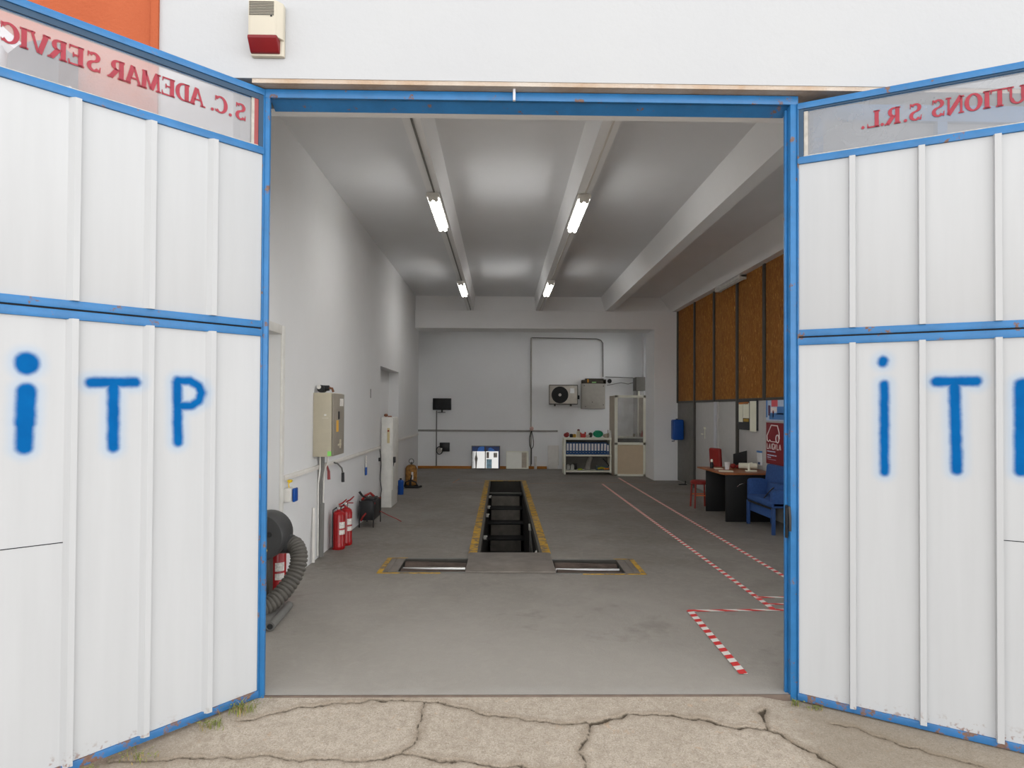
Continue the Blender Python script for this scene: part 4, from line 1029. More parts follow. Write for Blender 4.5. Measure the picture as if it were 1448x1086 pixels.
ZT = 0.956
def put(name, mb, mat, label, cat, loc):
    o = mb.build(name, mat); o.location = loc
    return tag(o, label, cat)
DK = lambda r, g, bl, n: M_(n, rgb(r, g, bl, 0.36), 0.5)
b = MB(); b.ball((0, 0, 0.06), 0.075, 0.08, 0.06); b.tube([(-0.05, 0, 0.07), (0.02, 0, 0.115), (0.06, 0, 0.09)], 0.025, 8); put('tool_bag', b, DK(88, 24, 24, 'dark_red_bag'), 'dark red bag at the left end of the shelf top', 'bag', (1.715, 12.92, ZT))
b = MB(); b.box(-0.045, 0.045, -0.06, 0.06, 0, 0.09, 0.02); put('black_case', b, MT['black'], 'small black case between the dark red bag and the yellow jar', 'case', (1.845, 12.93, ZT))
b = MB(); b.lathe([(0.042, 0), (0.045, 0.01), (0.045, 0.07), (0.035, 0.08), (0.03, 0.09)], 16); put('jar', b, DK(120, 92, 30, 'yellow_jar'), 'yellow jar on the shelf top', 'jar', (1.92, 12.88, ZT))
t = thing('spray_bottle', 'pale bottle with a dark cap on the shelf top', 'bottle', (2.03, 12.9, ZT))
b = MB(); b.lathe([(0.045, 0), (0.048, 0.01), (0.048, 0.15), (0.03, 0.18)], 18); b.build('body', DK(130, 124, 108, 'pale_bottle'), t)
b = MB(); b.lathe([(0.034, 0.178), (0.034, 0.20), (0.02, 0.215)], 14); b.build('cap', DK(60, 22, 22, 'dark_red_cap'), t)
b = MB(); b.box(-0.065, 0.065, -0.06, 0.06, 0, 0.10, 0.012); b.box(-0.07, -0.045, -0.06, 0.06, 0.09, 0.13, 0.008); b.box(0.045, 0.07, -0.06, 0.06, 0.09, 0.145, 0.008); put('crate', b, DK(120, 34, 30, 'red_crate'), 'red plastic holder right of the pale bottle on the shelf top', 'holder', (2.15, 12.9, ZT))
b = MB(); b.ball((0, 0, 0.035), 0.06, 0.05, 0.035); b.box(-0.04, 0.05, -0.04, 0.03, 0.04, 0.075, 0.01); put('rag', b, DK(122, 118, 112, 'grey_rag'), 'crumpled grey rag on the shelf top', 'rag', (2.265, 12.86, ZT))
b = MB(); b.lathe([(0.03, 0), (0.05, 0.04), (0.055, 0.1), (0.02, 0.13)], 14); put('black_pot', b, DK(42, 44, 38, 'dark_pot'), 'dark pot beside the green bundle on the shelf top', 'pot', (2.355, 12.95, ZT))
b = MB(); b.ball((0, 0, 0.095), 0.135, 0.09, 0.095, 18); b.box(-0.09, 0.06, -0.08, 0.06, 0.1, 0.185, 0.03); put('green_bundle', b, MT['green'], 'green cloth bundle on the shelf top', 'bundle', (2.545, 12.9, ZT))
b = MB(); b.ball((0, 0, 0.05), 0.07, 0.06, 0.05); b.tube([(0.02, 0, 0.09), (0.08, 0, 0.11), (0.09, 0, 0.03)], 0.018, 8); put('work_glove', b, DK(112, 104, 92, 'pale_glove'), 'pale work glove right of the green bundle', 'glove', (2.735, 12.86, ZT))
b = MB(); b.lathe([(0.018, 0), (0.018, 0.09), (0.008, 0.12), (0.008, 0.2)], 12); put('oil_can', b, DK(82, 60, 46, 'brown_can'), 'slim brown spout can on the shelf top', 'can', (2.815, 12.95, ZT))
t = thing('spray_can', 'white spray can at the right end of the shelf top', 'can', (2.85, 12.78, ZT))
b = MB(); b.lathe([(0.032, 0), (0.033, 0.005), (0.033, 0.16), (0.02, 0.18)], 16); b.build('body', DK(140, 138, 134, 'white_can'), t)
b = MB(); b.lathe([(0.012, 0.178), (0.012, 0.20)], 10); b.build('nozzle', MT['wplastic'], t)
ZS = 0.101
for i, x in enumerate((1.76, 1.87)):
    b = MB(); b.box(-0.045, 0.045, -0.05, 0.05, 0, 0.13, 0.01); b.box(-0.03, 0.03, -0.03, 0.03, 0.13, 0.15, 0.008)
    put('white_tin', b, DK(112, 112, 108, 'white_tin'), 'white tin against the left side of the lower shelf' if i == 0 else 'white tin just right of another on the lower shelf', 'tin', (x, 12.9, ZS))
b = MB(); b.box(-0.05, 0.05, -0.05, 0.05, 0, 0.16, 0.01); put('black_box', b, MT['black'], 'black box behind the white tins on the lower shelf', 'box', (1.95, 13.05, ZS))
b = MB(); b.tube([(-0.06, 0, 0.02), (0.0, 0.0, 0.03), (0.06, 0, 0.02)], [0.02, 0.025, 0.015], 10); put('yellow_tool', b, DK(110, 118, 30, 'lime_tool'), 'lime yellow tool on the lower shelf', 'tool', (2.07, 12.85, ZS))
b = MB(); b.tube([(-0.02, 0, 0.0), (0.0, 0, 0.15), (0.08, 0.05, 0.33)], [0.08, 0.07, 0.05], 12); put('rolled_sack', b, DK(92, 89, 85, 'grey_sack'), 'grey rolled sack standing on the lower shelf', 'sack', (2.30, 13.0, ZS))
t = thing('tool_crate', 'low dark tray of yellow and orange tools on the lower shelf', 'tray', (2.68, 12.9, ZS))
b = MB(); b.box(-0.18, 0.18, -0.08, 0.12, 0, 0.02, 0.003); b.box(-0.18, 0.18, 0.10, 0.12, 0, 0.10, 0.003); b.box(-0.18, -0.165, -0.08, 0.12, 0, 0.10); b.build('tray', DK(44, 58, 62, 'teal_tray'), t)
b = MB(); b.tube([(-0.14, -0.03, 0.04), (-0.05, 0.0, 0.06), (0.05, 0, 0.045)], 0.025, 8); b.build('yellow_grip', DK(120, 110, 24, 'yellow_grip'), t)
b = MB(); b.tube([(0.02, -0.05, 0.035), (0.15, -0.04, 0.04)], 0.022, 8); b.build('orange_grip', DK(140, 82, 30, 'orange_grip'), t)
b = MB(); b.tube([(0.0, 0.05, 0.30), (0.10, 0.04, 0.20), (0.16, 0.03, 0.10)], 0.012, 8); b.build('black_hose', MT['black'], t)

t = thing('glazed_cabinet', 'tall off-white glazed cabinet with a tan lower panel', 'cabinet', (3.29, 12.36, 0))
X0, X1 = -0.40, 0.40
b = MB()
b.box(X0, X0 + 0.075, 0, 0.05, 0, 2.06, 0.004); b.box(X1 - 0.07, X1, 0, 0.05, 0, 2.06, 0.004); b.box(X0, X1, 0, 0.05, 2.0, 2.06, 0.004); b.box(X0, X1, 0, 0.05, 0, 0.05, 0.004); b.box(X0, X1, 0, 0.05, 0.795, 0.86, 0.004)
b.build('door_frame', MT['alu'], t)
b = MB(); b.box(X0 + 0.075, X1 - 0.07, 0.02, 0.03, 0.05, 0.795); b.build('lower_panel', MT['tan'], t)
b = MB(); b.box(X0 + 0.075, X1 - 0.07, 0.022, 0.027, 0.86, 2.0); b.build('glass', MT['glassC'], t)
b = MB(); b.box(X0, X0 + 0.02, 0.05, 0.80, 0, 2.05); b.box(X1 - 0.02, X1, 0.05, 0.80, 0, 2.05); b.build('side_panel', M_('side_tan', rgb(112, 104, 92, 0.34), 0.6), t)
b = MB(); b.box(X0 + 0.02, X1 - 0.02, 0.06, 0.75, 0.955, 0.995, 0.003); b.build('shelf_board', MT['alu'], t)
b = MB(); b.box(X0 + 0.02, X1 - 0.02, 0.06, 0.75, 0.84, 0.85); b.box(X0 + 0.02, X1 - 0.02, 0.70, 0.72, 0.05, 0.95); b.build('inner_panel', M_('dark_inside', rgb(40, 40, 38, 0.3), 0.7), t)
for i, (x, h, r, m, lb) in enumerate(((3.42, 0.06, 0.03, DK(84, 76, 60, 'olive_cup'), 'small olive cup inside the glazed cabinet'), (3.49, 0.10, 0.028, DK(110, 106, 100, 'grey_cup'), 'grey bottle inside the glazed cabinet'),
                                      (3.56, 0.08, 0.03, DK(96, 88, 78, 'brown_cup'), 'brown cup inside the glazed cabinet'))):
    b = MB(); b.lathe([(r, 0), (r, h), (r * 0.6, h + 0.02)], 12); put('cup', b, m, lb, 'cup', (x, 12.55, 0.996))
b = MB(); b.lathe([(0.05, 0), (0.045, 0.05), (0.015, 0.12), (0.01, 0.16)], 14); put('funnel', b, DK(120, 42, 34, 'red_funnel'), 'small red funnel inside the glazed cabinet', 'funnel', (3.63, 12.55, 0.996))

# ------------------------------------------------------------------ right partition
posts = [11.36, 10.03, 8.75, 7.51, 6.34, 5.1]
b = wall_cells(XR + 0.02, XR + 0.12, 0.2, 11.45, 0, 4.1, [(0.4, 5.2, 0.4, 2.7)])
wr = struct(b.build('wall_right', MT['gpanel'], smooth=0), 'partition wall on the right of the workshop')
for y1, y0 in zip(posts, posts[1:]):
    b = MB(); b.box(XR - 0.005, XR + 0.02, y0 + 0.03, y1 - 0.03, 1.90, 4.07, 0.003); b.build('chipboard_panel', MT['osb'], wr)
for i, y in enumerate(posts):
    b = MB(); b.box(XR - 0.03, XR + 0.02, y - 0.045, y + 0.045, 0 if i in (1, 3) else 1.86, 4.07, 0.004); b.build('steel_post', MT['steel_dark'], wr)
lowers = [(11.40, 10.07, MT['dpanel']), (9.98, 8.80, MT['gpanel']), (8.50, 7.56, MT['gpanel']), (7.46, 6.36, MT['gpanel']), (6.32, 5.1, MT['gpanel'])]
for y1, y0, m in lowers:
    b = MB(); b.box(XR, XR + 0.02, y0, y1, 0.02, 1.86, 0.003); b.build('lower_panel', m, wr)
b = MB(); b.box(XR - 0.015, XR + 0.02, 5.1, 11.38, 1.855, 1.90, 0.003); b.build('cross_rail', MT['steel_dark'], wr)
b = MB(); b.box(XR - 0.02, XR + 0.02, 8.62, 8.76, 0, 1.86, 0.004); b.build('white_strip', MT['palegrey'], wr)
b = MB(); b.box(XR - 0.02, XR + 0.02, 8.50, 8.58, 0, 1.86, 0.004); b.build('grey_strip', MT['gpanel'], wr)
b = MB(); b.box(XR - 0.012, XR + 0.02, 6.28, 6.40, 0, 1.86, 0.004); b.build('pale_strip', MT['gpanel'], wr)
b = MB(); b.box(XR - 0.006, XR + 0.02, 9.3, 9.42, 1.30, 1.34); b.box(XR - 0.006, XR + 0.02, 9.34, 9.36, 1.1, 1.34); b.box(XR - 0.006, XR + 0.02, 9.46, 9.6, 1.18, 1.2); b.build('wall_marks', MT['paper'], wr)

def window(name, xa, ya, yb, za, zb, n, label):
    b = MB()
    for z0, z1 in ((za, za + 0.06), (zb - 0.06, zb)): b.box(xa - 0.03, xa + 0.03, ya, yb, z0, z1)
    for i in range(n + 1):
        y = ya + (yb - ya) * i / n; b.box(xa - 0.03, xa + 0.03, max(ya, y - 0.03), min(yb, y + 0.03), za, zb)
    o = struct(b.build(name, MT['blue'], smooth=0), label)
    for i in range(n):
        b = MB(); b.box(xa - 0.003, xa + 0.003, ya + (yb - ya) * i / n + 0.03, ya + (yb - ya) * (i + 1) / n - 0.03, za + 0.06, zb - 0.06); b.build('glass_pane', MT['glassW'], o)
    return o
window('window_1', XR + 0.07, 0.4, 5.2, 0.4, 2.7, 4, 'unseen side window added to daylight the right bay')  # added out of view as a fill daylight source
window('window_2', 4.1, 12.55, 14.0, 0.9, 3.7, 2, 'unseen side window added behind the column for daylight')  # hidden opening added to light the back wall
t = thing('water_heater', 'small blue water heater box hung by the white column', 'water heater', (4.06, 10.86, 1.0))
b = MB(); b.box(-0.11, 0.14, -0.10, 0.12, 0.0, 0.47, 0.035, 3); b.build('tank', MT['bluep'], t)
b = MB(); b.tube([(-0.06, 0, 0.0), (-0.06, 0, -0.03), (-0.12, 0, -0.03)], 0.012, 8); b.build('tap', MT['chrome'], t)
b = MB(); b.lathe([(0.03, 0.468), (0.025, 0.49)], 12); b.build('cap', MT['black'], t)
b = MB(); b.box(4.02, 4.20, 10.52, 10.60, 0.0, 0.02, 0.006); b.tube([(4.17, 10.56, 0.015), (4.19, 10.6, 0.08)], 0.012, 8)
tag(b.build('floor_bracket', MT['black']), 'small black bracket on the floor below the water heater', 'bracket')

t = thing('notice_board', 'black framed notice board with pale papers on the partition', 'notice board', (XR, 7.02, 1.36))
b = MB(); b.box(-0.03, 0, -0.42, 0.42, 0, 0.52, 0.004); b.build('board', M_('board_dark', rgb(34, 36, 38, 0.4), 0.6), t)
for nm, y0, y1, z0, z1, m in (('paper', -0.40, -0.14, -0.02, 0.49, MT['paper']), ('paper', 0.18, 0.36, 0.13, 0.44, MT['paper']), ('paper', -0.10, 0.16, 0.20, 0.46, MT['paper']), ('card', -0.08, 0.14, 0.14, 0.19, M_('ochre_card', rgb(120, 96, 40, 0.4), 0.6)), ('card', -0.08, 0.36, 0.44, 0.475, M_('orange_card', rgb(140, 84, 40, 0.4), 0.6))):
    b = MB(); b.box(-0.036, -0.028, y0, y1, z0, z1); b.build(nm, m, t)
def flat_poster(name, label, y1, y0, z0, z1, m):
    t = thing(name, label, 'poster', (XR, (y0 + y1) / 2, z0))
    b = MB(); b.box(-0.012, 0, -(y1 - y0) / 2, (y1 - y0) / 2, 0, z1 - z0); b.build('sheet', m, t)
    return t, (y1 - y0) / 2
t, hw = flat_poster('poster', 'blue and white picture poster above the maroon poster', 6.27, 5.30, 1.535, 1.865, MT['plight'])
# picture patches are given as (distance from the far edge, height)
for nm, a0, a1, z0, z1, m in (('blue_band', 0.12, 0.95, 0.02, 0.12, MT['pblue']), ('red_block', 0.20, 0.42, 0.22, 0.33, MT['pred']), ('blue_figure', 0.40, 0.70, 0.10, 0.22, MT['pblue']), ('dark_figure', 0.08, 0.16, 0.08, 0.24, M_('dark_figure', rgb(70, 50, 70, 0.42), 0.6)),
                              ('blue_edge', 0.0, 0.05, 0.05, 0.33, MT['pblue']), ('white_block', 0.18, 0.40, 0.14, 0.21, MT['pwhite']), ('dark_figure', 0.24, 0.29, 0.05, 0.16, MT['maroon'])):
    b = MB(); b.box(-0.0145, -0.011, hw - a1, hw - a0, z0, z1); b.build(nm, m, t)
t, hw = flat_poster('poster', 'maroon poster with a white outline of a car', 6.27, 5.30, 0.86, 1.505, MT['maroon'])
b = MB()
def pt(a, z): return (-0.014, hw - a, z)
b.tube([pt(0.05, 0.36), pt(0.04, 0.44), pt(0.10, 0.50), pt(0.20, 0.605), pt(0.42, 0.60), pt(0.48, 0.50), pt(0.49, 0.40)], 0.009, 6)
b.tube([pt(0.42 + 0.055 * math.cos(R(a)), 0.40 + 0.06 * math.sin(R(a))) for a in range(0, 361, 24)], 0.009, 6, cap=False)
b.tube([pt(0.05, 0.36), pt(0.10, 0.345), pt(0.14, 0.375), pt(0.18, 0.35), pt(0.36, 0.35)], 0.007, 6)
b.build('car_outline', MT['pwhite'], t)
b = MB()
def pbar(a0, z0, a1, z1, w=0.016):
    p, q = Vector((a0, z0)), Vector((a1, z1)); n = Vector((-(q - p).y, (q - p).x)).normalized() * w / 2
    b.prism([p + n, p - n, q - n, q + n], 0, 0.003, Matrix(((0, 0, 1, -0.0155), (-1, 0, 0, hw), (0, 1, 0, 0), (0, 0, 0, 1))))
zt0, zt1 = 0.235, 0.315
for st in ([(0.04, zt1), (0.04, zt0), (0.09, zt0)], [(0.11, zt0), (0.135, zt1), (0.16, zt0)], [(0.21, zt0), (0.21, zt1)], [(0.29, zt1), (0.24, zt1), (0.24, zt0), (0.29, zt0), (0.29, 0.27)], [(0.31, zt1), (0.335, zt0), (0.36, zt1)], [(0.40, zt1), (0.40, zt0), (0.45, zt0)], [(0.48, zt0), (0.505, zt1), (0.53, zt0)]):
    for p, q in zip(st, st[1:]): pbar(*p, *q)
b.build('headline', MT['pwhite'], t, smooth=0)
b = MB()
for z, segs in ((0.195, [(0.04, 0.12), (0.13, 0.22), (0.23, 0.34)]), (0.135, [(0.05, 0.12), (0.13, 0.30), (0.32, 0.38)]), (0.10, [(0.05, 0.18)]), (0.07, [(0.05, 0.14), (0.15, 0.36)])):
    for a0, a1 in segs: pbar(a0, z, a1, z, 0.016 if z > 0.08 else 0.005)
b.build('small_print', MT['plight'], t, smooth=0)
t = thing('wall_phone', 'white intercom panel with a blue top on the partition by the desk', 'intercom', (XR, 6.52, 0.80))
b = MB(); b.box(-0.03, 0, -0.08, 0.09, 0, 0.215, 0.01); b.build('body', M_('intercom_white', rgb(150, 150, 150, 0.42), 0.5), t)
b = MB(); b.box(-0.034, 0, -0.08, 0.09, 0.205, 0.235, 0.008); b.build('top', MT['pblue'], t)
b = MB(); b.box(-0.034, -0.028, -0.06, 0.02, 0.015, 0.055); b.build('badge', M_('navy_badge', rgb(36, 50, 76, 0.42), 0.5), t)

# desk
t = thing('desk', 'black desk with a brown top against the partition', 'desk', (3.42, 5.85, 0))
b = MB(); b.prism([(-0.05, -0.06), (0.755, -0.06), (0.755, 1.06), (-0.11, 1.06), (-0.09, 0.9), (-0.06, 0.05)], 0.715, 0.742, None, 0.004); b.build('desk_top', MT['wood'], t)
b = MB(); b.box(0.0, 0.75, -0.02, 0.02, 0, 0.715, 0.003); b.build('end_panel', MT['deskblack'], t)
b = MB(); b.box(0.02, 0.75, 0.98, 1.01, 0, 0.715, 0.003); b.build('end_panel', MT['deskblack'], t)
b = MB(); b.box(0.70, 0.73, 0.02, 0.98, 0.10, 0.715, 0.003); b.build('modesty_panel', MT['deskblack'], t)
b = MB(); b.tube([(0.17, -0.02, 0.535), (0.19, -0.05, 0.565), (0.235, -0.06, 0.585), (0.34, -0.04, 0.59), (0.36, -0.02, 0.59)], 0.006, 8); b.build('handle', MT['chrome'], t)
ZD = 0.7425
t = thing('bottle', 'small dark bottle with a white cap at the far corner of the desk', 'bottle', (3.47, 6.64, ZD))
b = MB(); b.lathe([(0.028, 0), (0.03, 0.06), (0.018, 0.10)], 16); b.build('body', MT['black'], t)
b = MB(); b.lathe([(0.018, 0.098), (0.02, 0.13), (0.012, 0.145)], 14); b.build('cap', MT['paper'], t)
b = MB(); b.box(-0.06, 0.06, -0.05, 0.05, 0, 0.012, 0.002); put('paper_pad', b, MT['paper'], 'small white pad next to the dark bottle on the desk', 'pad', (3.53, 6.50, ZD))
t = thing('paper_cup', 'white paper cup on the desk', 'cup', (3.64, 6.40, ZD))
b = MB(); b.lathe([(0.032, 0), (0.042, 0.11), (0.044, 0.115), (0.040, 0.115), (0.036, 0.10)], 20); b.build('body', M_('cup_white', rgb(176, 172, 164, 0.42), 0.6), t)
b = MB(); b.lathe([(0.037, 0.1), (0.037, 0.103)], 20); b.build('drink', MT['wood'], t)
b = MB(); b.box(-0.105, 0.105, -0.06, 0.06, 0, 0.012, 0.002); o = put('paper_sheets', b, MT['paper'], 'stack of paper sheets near the front edge of the desk', 'paper', (3.50, 6.06, ZD)); o.rotation_euler = (0, 0, R(-15))
b = MB(); b.ball((0, 0, 0.04), 0.05, 0.05, 0.04); b.ball((0.09, 0, 0.03), 0.05, 0.04, 0.03); put('red_tape_roll', b, MT['redp'], 'red rolls lying on the desk beside the paper cup', 'roll', (3.80, 6.58, ZD))
b = MB(); b.tube([(-0.13, 0.02, 0.06), (0.14, -0.02, 0.055)], [0.045, 0.05], 14); put('paper_roll', b, MT['paper'], 'rolled white paper lying across the back of the desk', 'paper roll', (3.97, 6.40, ZD))
t = thing('tape_dispenser', 'small cream figurine like dispenser at the front of the desk', 'dispenser', (3.88, 6.08, ZD))
b = MB(); b.box(-0.06, 0.10, -0.04, 0.04, 0, 0.02, 0.006); b.build('base', MT['paper'], t)
b = MB(); b.tube([(-0.01, 0, 0.02), (-0.012, 0, 0.08), (0.0, 0, 0.12), (0.04, 0, 0.13)], [0.022, 0.015, 0.018, 0.012], 10); b.build('stem', MT['paper'], t)
t = thing('monitor', 'black angled screen standing on the desk', 'monitor', (3.97, 6.72, ZD), R(-58))
b = MB(); b.prism([(-0.13, 0.03), (0.13, 0.03), (0.13, 0.29), (-0.13, 0.22)], -0.012, 0.012, TR((0, 0, 0), R(90)), 0.004); b.build('screen', MT['black'], t)
b = MB(); b.box(-0.09, 0.09, -0.06, 0.06, 0, 0.012, 0.004); b.box(-0.02, 0.02, 0.01, 0.03, 0.01, 0.1); b.build('foot', MT['black'], t)

# red office chair behind the desk
t = thing('office_chair', 'red office chair behind the desk', 'chair', (3.93, 7.42, 0), R(-68))
b = MB(); b.box(-0.14, 0.14, -0.04, 0.03, 0.55, 1.03, 0.03, 3, TR((0, -0.1, 0), R(4))); b.build('backrest', MT['redp'], t)
b = MB(); b.box(-0.20, 0.20, -0.20, 0.20, 0.42, 0.50, 0.03, 3); b.build('seat', MT['redp'], t)
b = MB(); b.tube([(0, 0, 0.05), (0, 0, 0.43)], 0.025, 10); b.box(-0.02, 0.02, -0.16, -0.12, 0.40, 0.62); b.build('column', MT['black'], t)
for k in range(5):
    a = R(72 * k); b = MB(); b.tube([(0, 0, 0.08), (0.20 * math.cos(a), 0.20 * math.sin(a), 0.04)], [0.022, 0.016], 8); b.ball((0.20 * math.cos(a), 0.20 * math.sin(a), 0.025), 0.025); b.build('leg', MT['black'], t)
# stool
t = thing('stool', 'red stool with a round seat at the far end of the desk', 'stool', (3.47, 7.26, 0))
b = MB(); b.lathe([(0.15, 0.41), (0.165, 0.425), (0.165, 0.455), (0.14, 0.47)], 28); b.build('seat', MT['redp'], t)
for x, y in ((-0.11, -0.11), (0.11, -0.11), (0.11, 0.11), (-0.11, 0.11)):
    b = MB(); b.tube([(x * 1.15, y * 1.15, 0), (x, y, 0.415)], 0.016, 8); b.build('leg', M_('orange_red_leg', rgb(112, 34, 24, 0.6), 0.5), t)
b = MB()
b.tube([(-0.115, -0.115, 0.22), (0.115, -0.115, 0.22)], 0.009, 8); b.tube([(-0.115, 0.115, 0.22), (0.115, 0.115, 0.22)], 0.009, 8); b.build('crossbar', M_('orange_bar', rgb(160, 76, 36, 0.45), 0.5), t)

# blue armchair
t = thing('armchair', 'blue upholstered armchair in front of the desk', 'armchair', (3.93, 5.28, 0))
b = MB(); b.box(-0.24, 0.16, -0.46, 0.44, 0.36, 0.45, 0.03, 3); b.build('seat', MT['bluec'], t)
b = MB(); b.box(-0.02, 0.10, -0.50, 0.485, 0.44, 0.90, 0.04, 3, TR((0.0, 0, 0), 0, R(6))); b.build('backrest', MT['bluec'], t)
b = MB(); b.box(-0.07, 0.05, -0.34, 0.12, 0.46, 0.66, 0.05, 4); b.build('back_cushion', MT['bluec'], t)
for y0, y1, z1, nm in ((0.37, 0.46, 0.68, 'armrest'), (-0.46, -0.36, 0.60, 'armrest')):
    b = MB(); b.prism([(-0.23, 0.36), (0.12, 0.36), (0.12, z1 - 0.04), (-0.02, z1), (-0.20, z1), (-0.23, z1 - 0.03)], y0, y1, Matrix(((1, 0, 0, 0), (0, 0, 1, 0), (0, 1, 0, 0), (0, 0, 0, 1))), 0.02); b.build(nm, MT['bluec'], t)
for x, y in ((-0.22, 0.42), (-0.22, -0.46), (0.14, 0.42), (0.14, -0.46)):
    b = MB(); b.box(x - 0.022, x + 0.022, y - 0.022, y + 0.022, 0, 0.36, 0.004); b.build('leg', MT['bluef'], t)
b = MB(); b.box(-0.235, -0.20, -0.46, 0.43, 0.335, 0.36, 0.004); b.build('front_rail', MT['blackmatt'], t)
b = MB(); b.box(-0.20, -0.18, -0.44, 0.41, 0.20, 0.335, 0.008); b.build('apron', MT['bluec'], t)
b = MB(); b.tube(catmull([(-0.20, -0.08, 0.44), (-0.16, -0.10, 0.50), (-0.10, -0.12, 0.58), (-0.04, -0.14, 0.62)], 5), 0.008, 8); b.build('strap', MT['black'], t)

# ------------------------------------------------------------------ inspection pit
x0, x1, y0, y1 = PIT
b = MB()
D = -1.5
for pts_ in ([(x0, y0, 0), (x0, y1, 0), (x0, y1, D), (x0, y0, D)], [(x1, y0, 0), (x1, y0, D), (x1, y1, D), (x1, y1, 0)], [(x0, y0, D), (x0, y1, D), (x1, y1, D), (x1, y0, D)],
             [(x0, y1, 0), (x1, y1, 0), (x1, y1, D), (x0, y1, D)], [(x0, y0, 0), (x0, y0, D), (x1, y0, D), (x1, y0, 0)]):
    b.face(pts_)
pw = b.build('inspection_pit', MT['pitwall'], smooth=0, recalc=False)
struct(pw, 'dark inspection pit sunk in the floor')
for i in range(5):
    yy = y1 - 0.02 - i * 0.42; zt = -0.26 - i * 0.25
    b = MB(); b.box(x0, x1, yy - 0.42, yy, zt - 0.03, zt, 0.004);     st = b.build('stair_step', MT['blackmatt'], pw)
    b = MB(); b.box(x0 + 0.06, x1 - 0.06, yy - 0.42, yy - 0.39, zt - 0.25, zt - 0.03); b.build('riser', M_('pit_riser', rgb(88, 84, 78, 0.5), 0.85, 0, 0.2, 6), st)
b = MB(); b.tube([(x0, y1 - 0.45, -0.22), (x1, y1 - 0.45, -0.22)], 0.018, 10); b.build('cross_bar', MT['dgrey'], pw)
for xx, lbl in ((-0.325, 'worn yellow edging along the left side of the pit'), (0.54, 'worn yellow edging along the right side of the pit')):
    b = MB()
    ya = 3.69
    for k, (s0, s1) in enumerate(((0, 0.40), (0.42, 1.15), (1.17, 2.6), (2.62, 4.6), (4.62, 7.52))):
        b.box(xx - 0.05, xx + 0.05, ya + s0, ya + s1, 0.0, 0.008, 0.002)
    tag(b.build('pit_edging', MT['yellow']), lbl, 'edging')
    b = MB(); b.box(*( (x0 - 0.006, x0 + 0.03) if xx < 0 else (x1 - 0.03, x1 + 0.006)), 3.66, y1, -0.10, 0.006); b.build('edge_rail', MT['steel_dark'], pw)
b = MB(); b.box(x0 - 0.10, x1 + 0.10, y1, y1 + 0.09, 0, 0.008, 0.002); tag(b.build('pit_edging', MT['yellow']), 'worn yellow edging across the far end of the pit', 'edging')
for i, (yy, zz, lb) in enumerate(((9.06, -0.08, 'white lamp clip on the left pit side, farthest down the pit'), (7.84, -0.10, 'white lamp clip on the left pit side, middle of the far three'), (6.83, -0.08, 'white lamp clip on the left pit side, nearest of the far three'), (5.26, -0.13, 'white hook on the left pit side nearest the cover plate'))):
    b = MB(); b.tube([(x0 + 0.03, yy, zz), (x0 + 0.07, yy, zz)], 0.03, 10); b.tube([(x0 + 0.03, yy, zz), (x0 + 0.075, yy - 0.05, zz + 0.03)], 0.012, 8)
    tag(b.build('wall_clip', M_('clip_white', rgb(150, 148, 142, 0.42), 0.5)), lb, 'clip')
t = thing('pit_socket', 'small white socket box with a cable on the right pit wall', 'socket', (x1, 6.04, -0.17))
b = MB(); b.box(-0.055, -0.002, -0.05, 0.05, 0, 0.09, 0.006); b.build('box', M_('socket_dull', rgb(130, 128, 120, 0.42), 0.5), t)
b = MB(); b.tube(catmull([(-0.03, -0.03, 0.0), (-0.03, -0.4, -0.12), (-0.03, -0.9, -0.20), (-0.03, -1.5, -0.16), (-0.03, -1.75, -0.02)], 5), 0.008, 6); b.tube([(-0.03, 0, 0), (-0.03, 0, -0.8)], 0.012, 8); b.build('cable', MT['dgrey'], t)
t = thing('pit_lamp', 'white hand lamp hanging at the near right of the pit', 'lamp', (x1 - 0.03, 4.22, -0.22))
b = MB(); b.lathe([(0.015, 0), (0.035, 0.04), (0.035, 0.10), (0.012, 0.14)], 14, None); b.build('shade', M_('lamp_white', rgb(160, 158, 154, 0.45), 0.5), t)
b = MB(); b.tube([(0, 0, 0.13), (0.012, 0, 0.21)], 0.008, 6); b.build('hook', MT['dgrey'], t)
t = tag(MB().box(-0.365, 0.578, 2.81, 3.685, 0.001, 0.016, 0.003).build('cover_plate', MT['plate']), 'grey steel cover plate between the two brake rollers', 'plate')

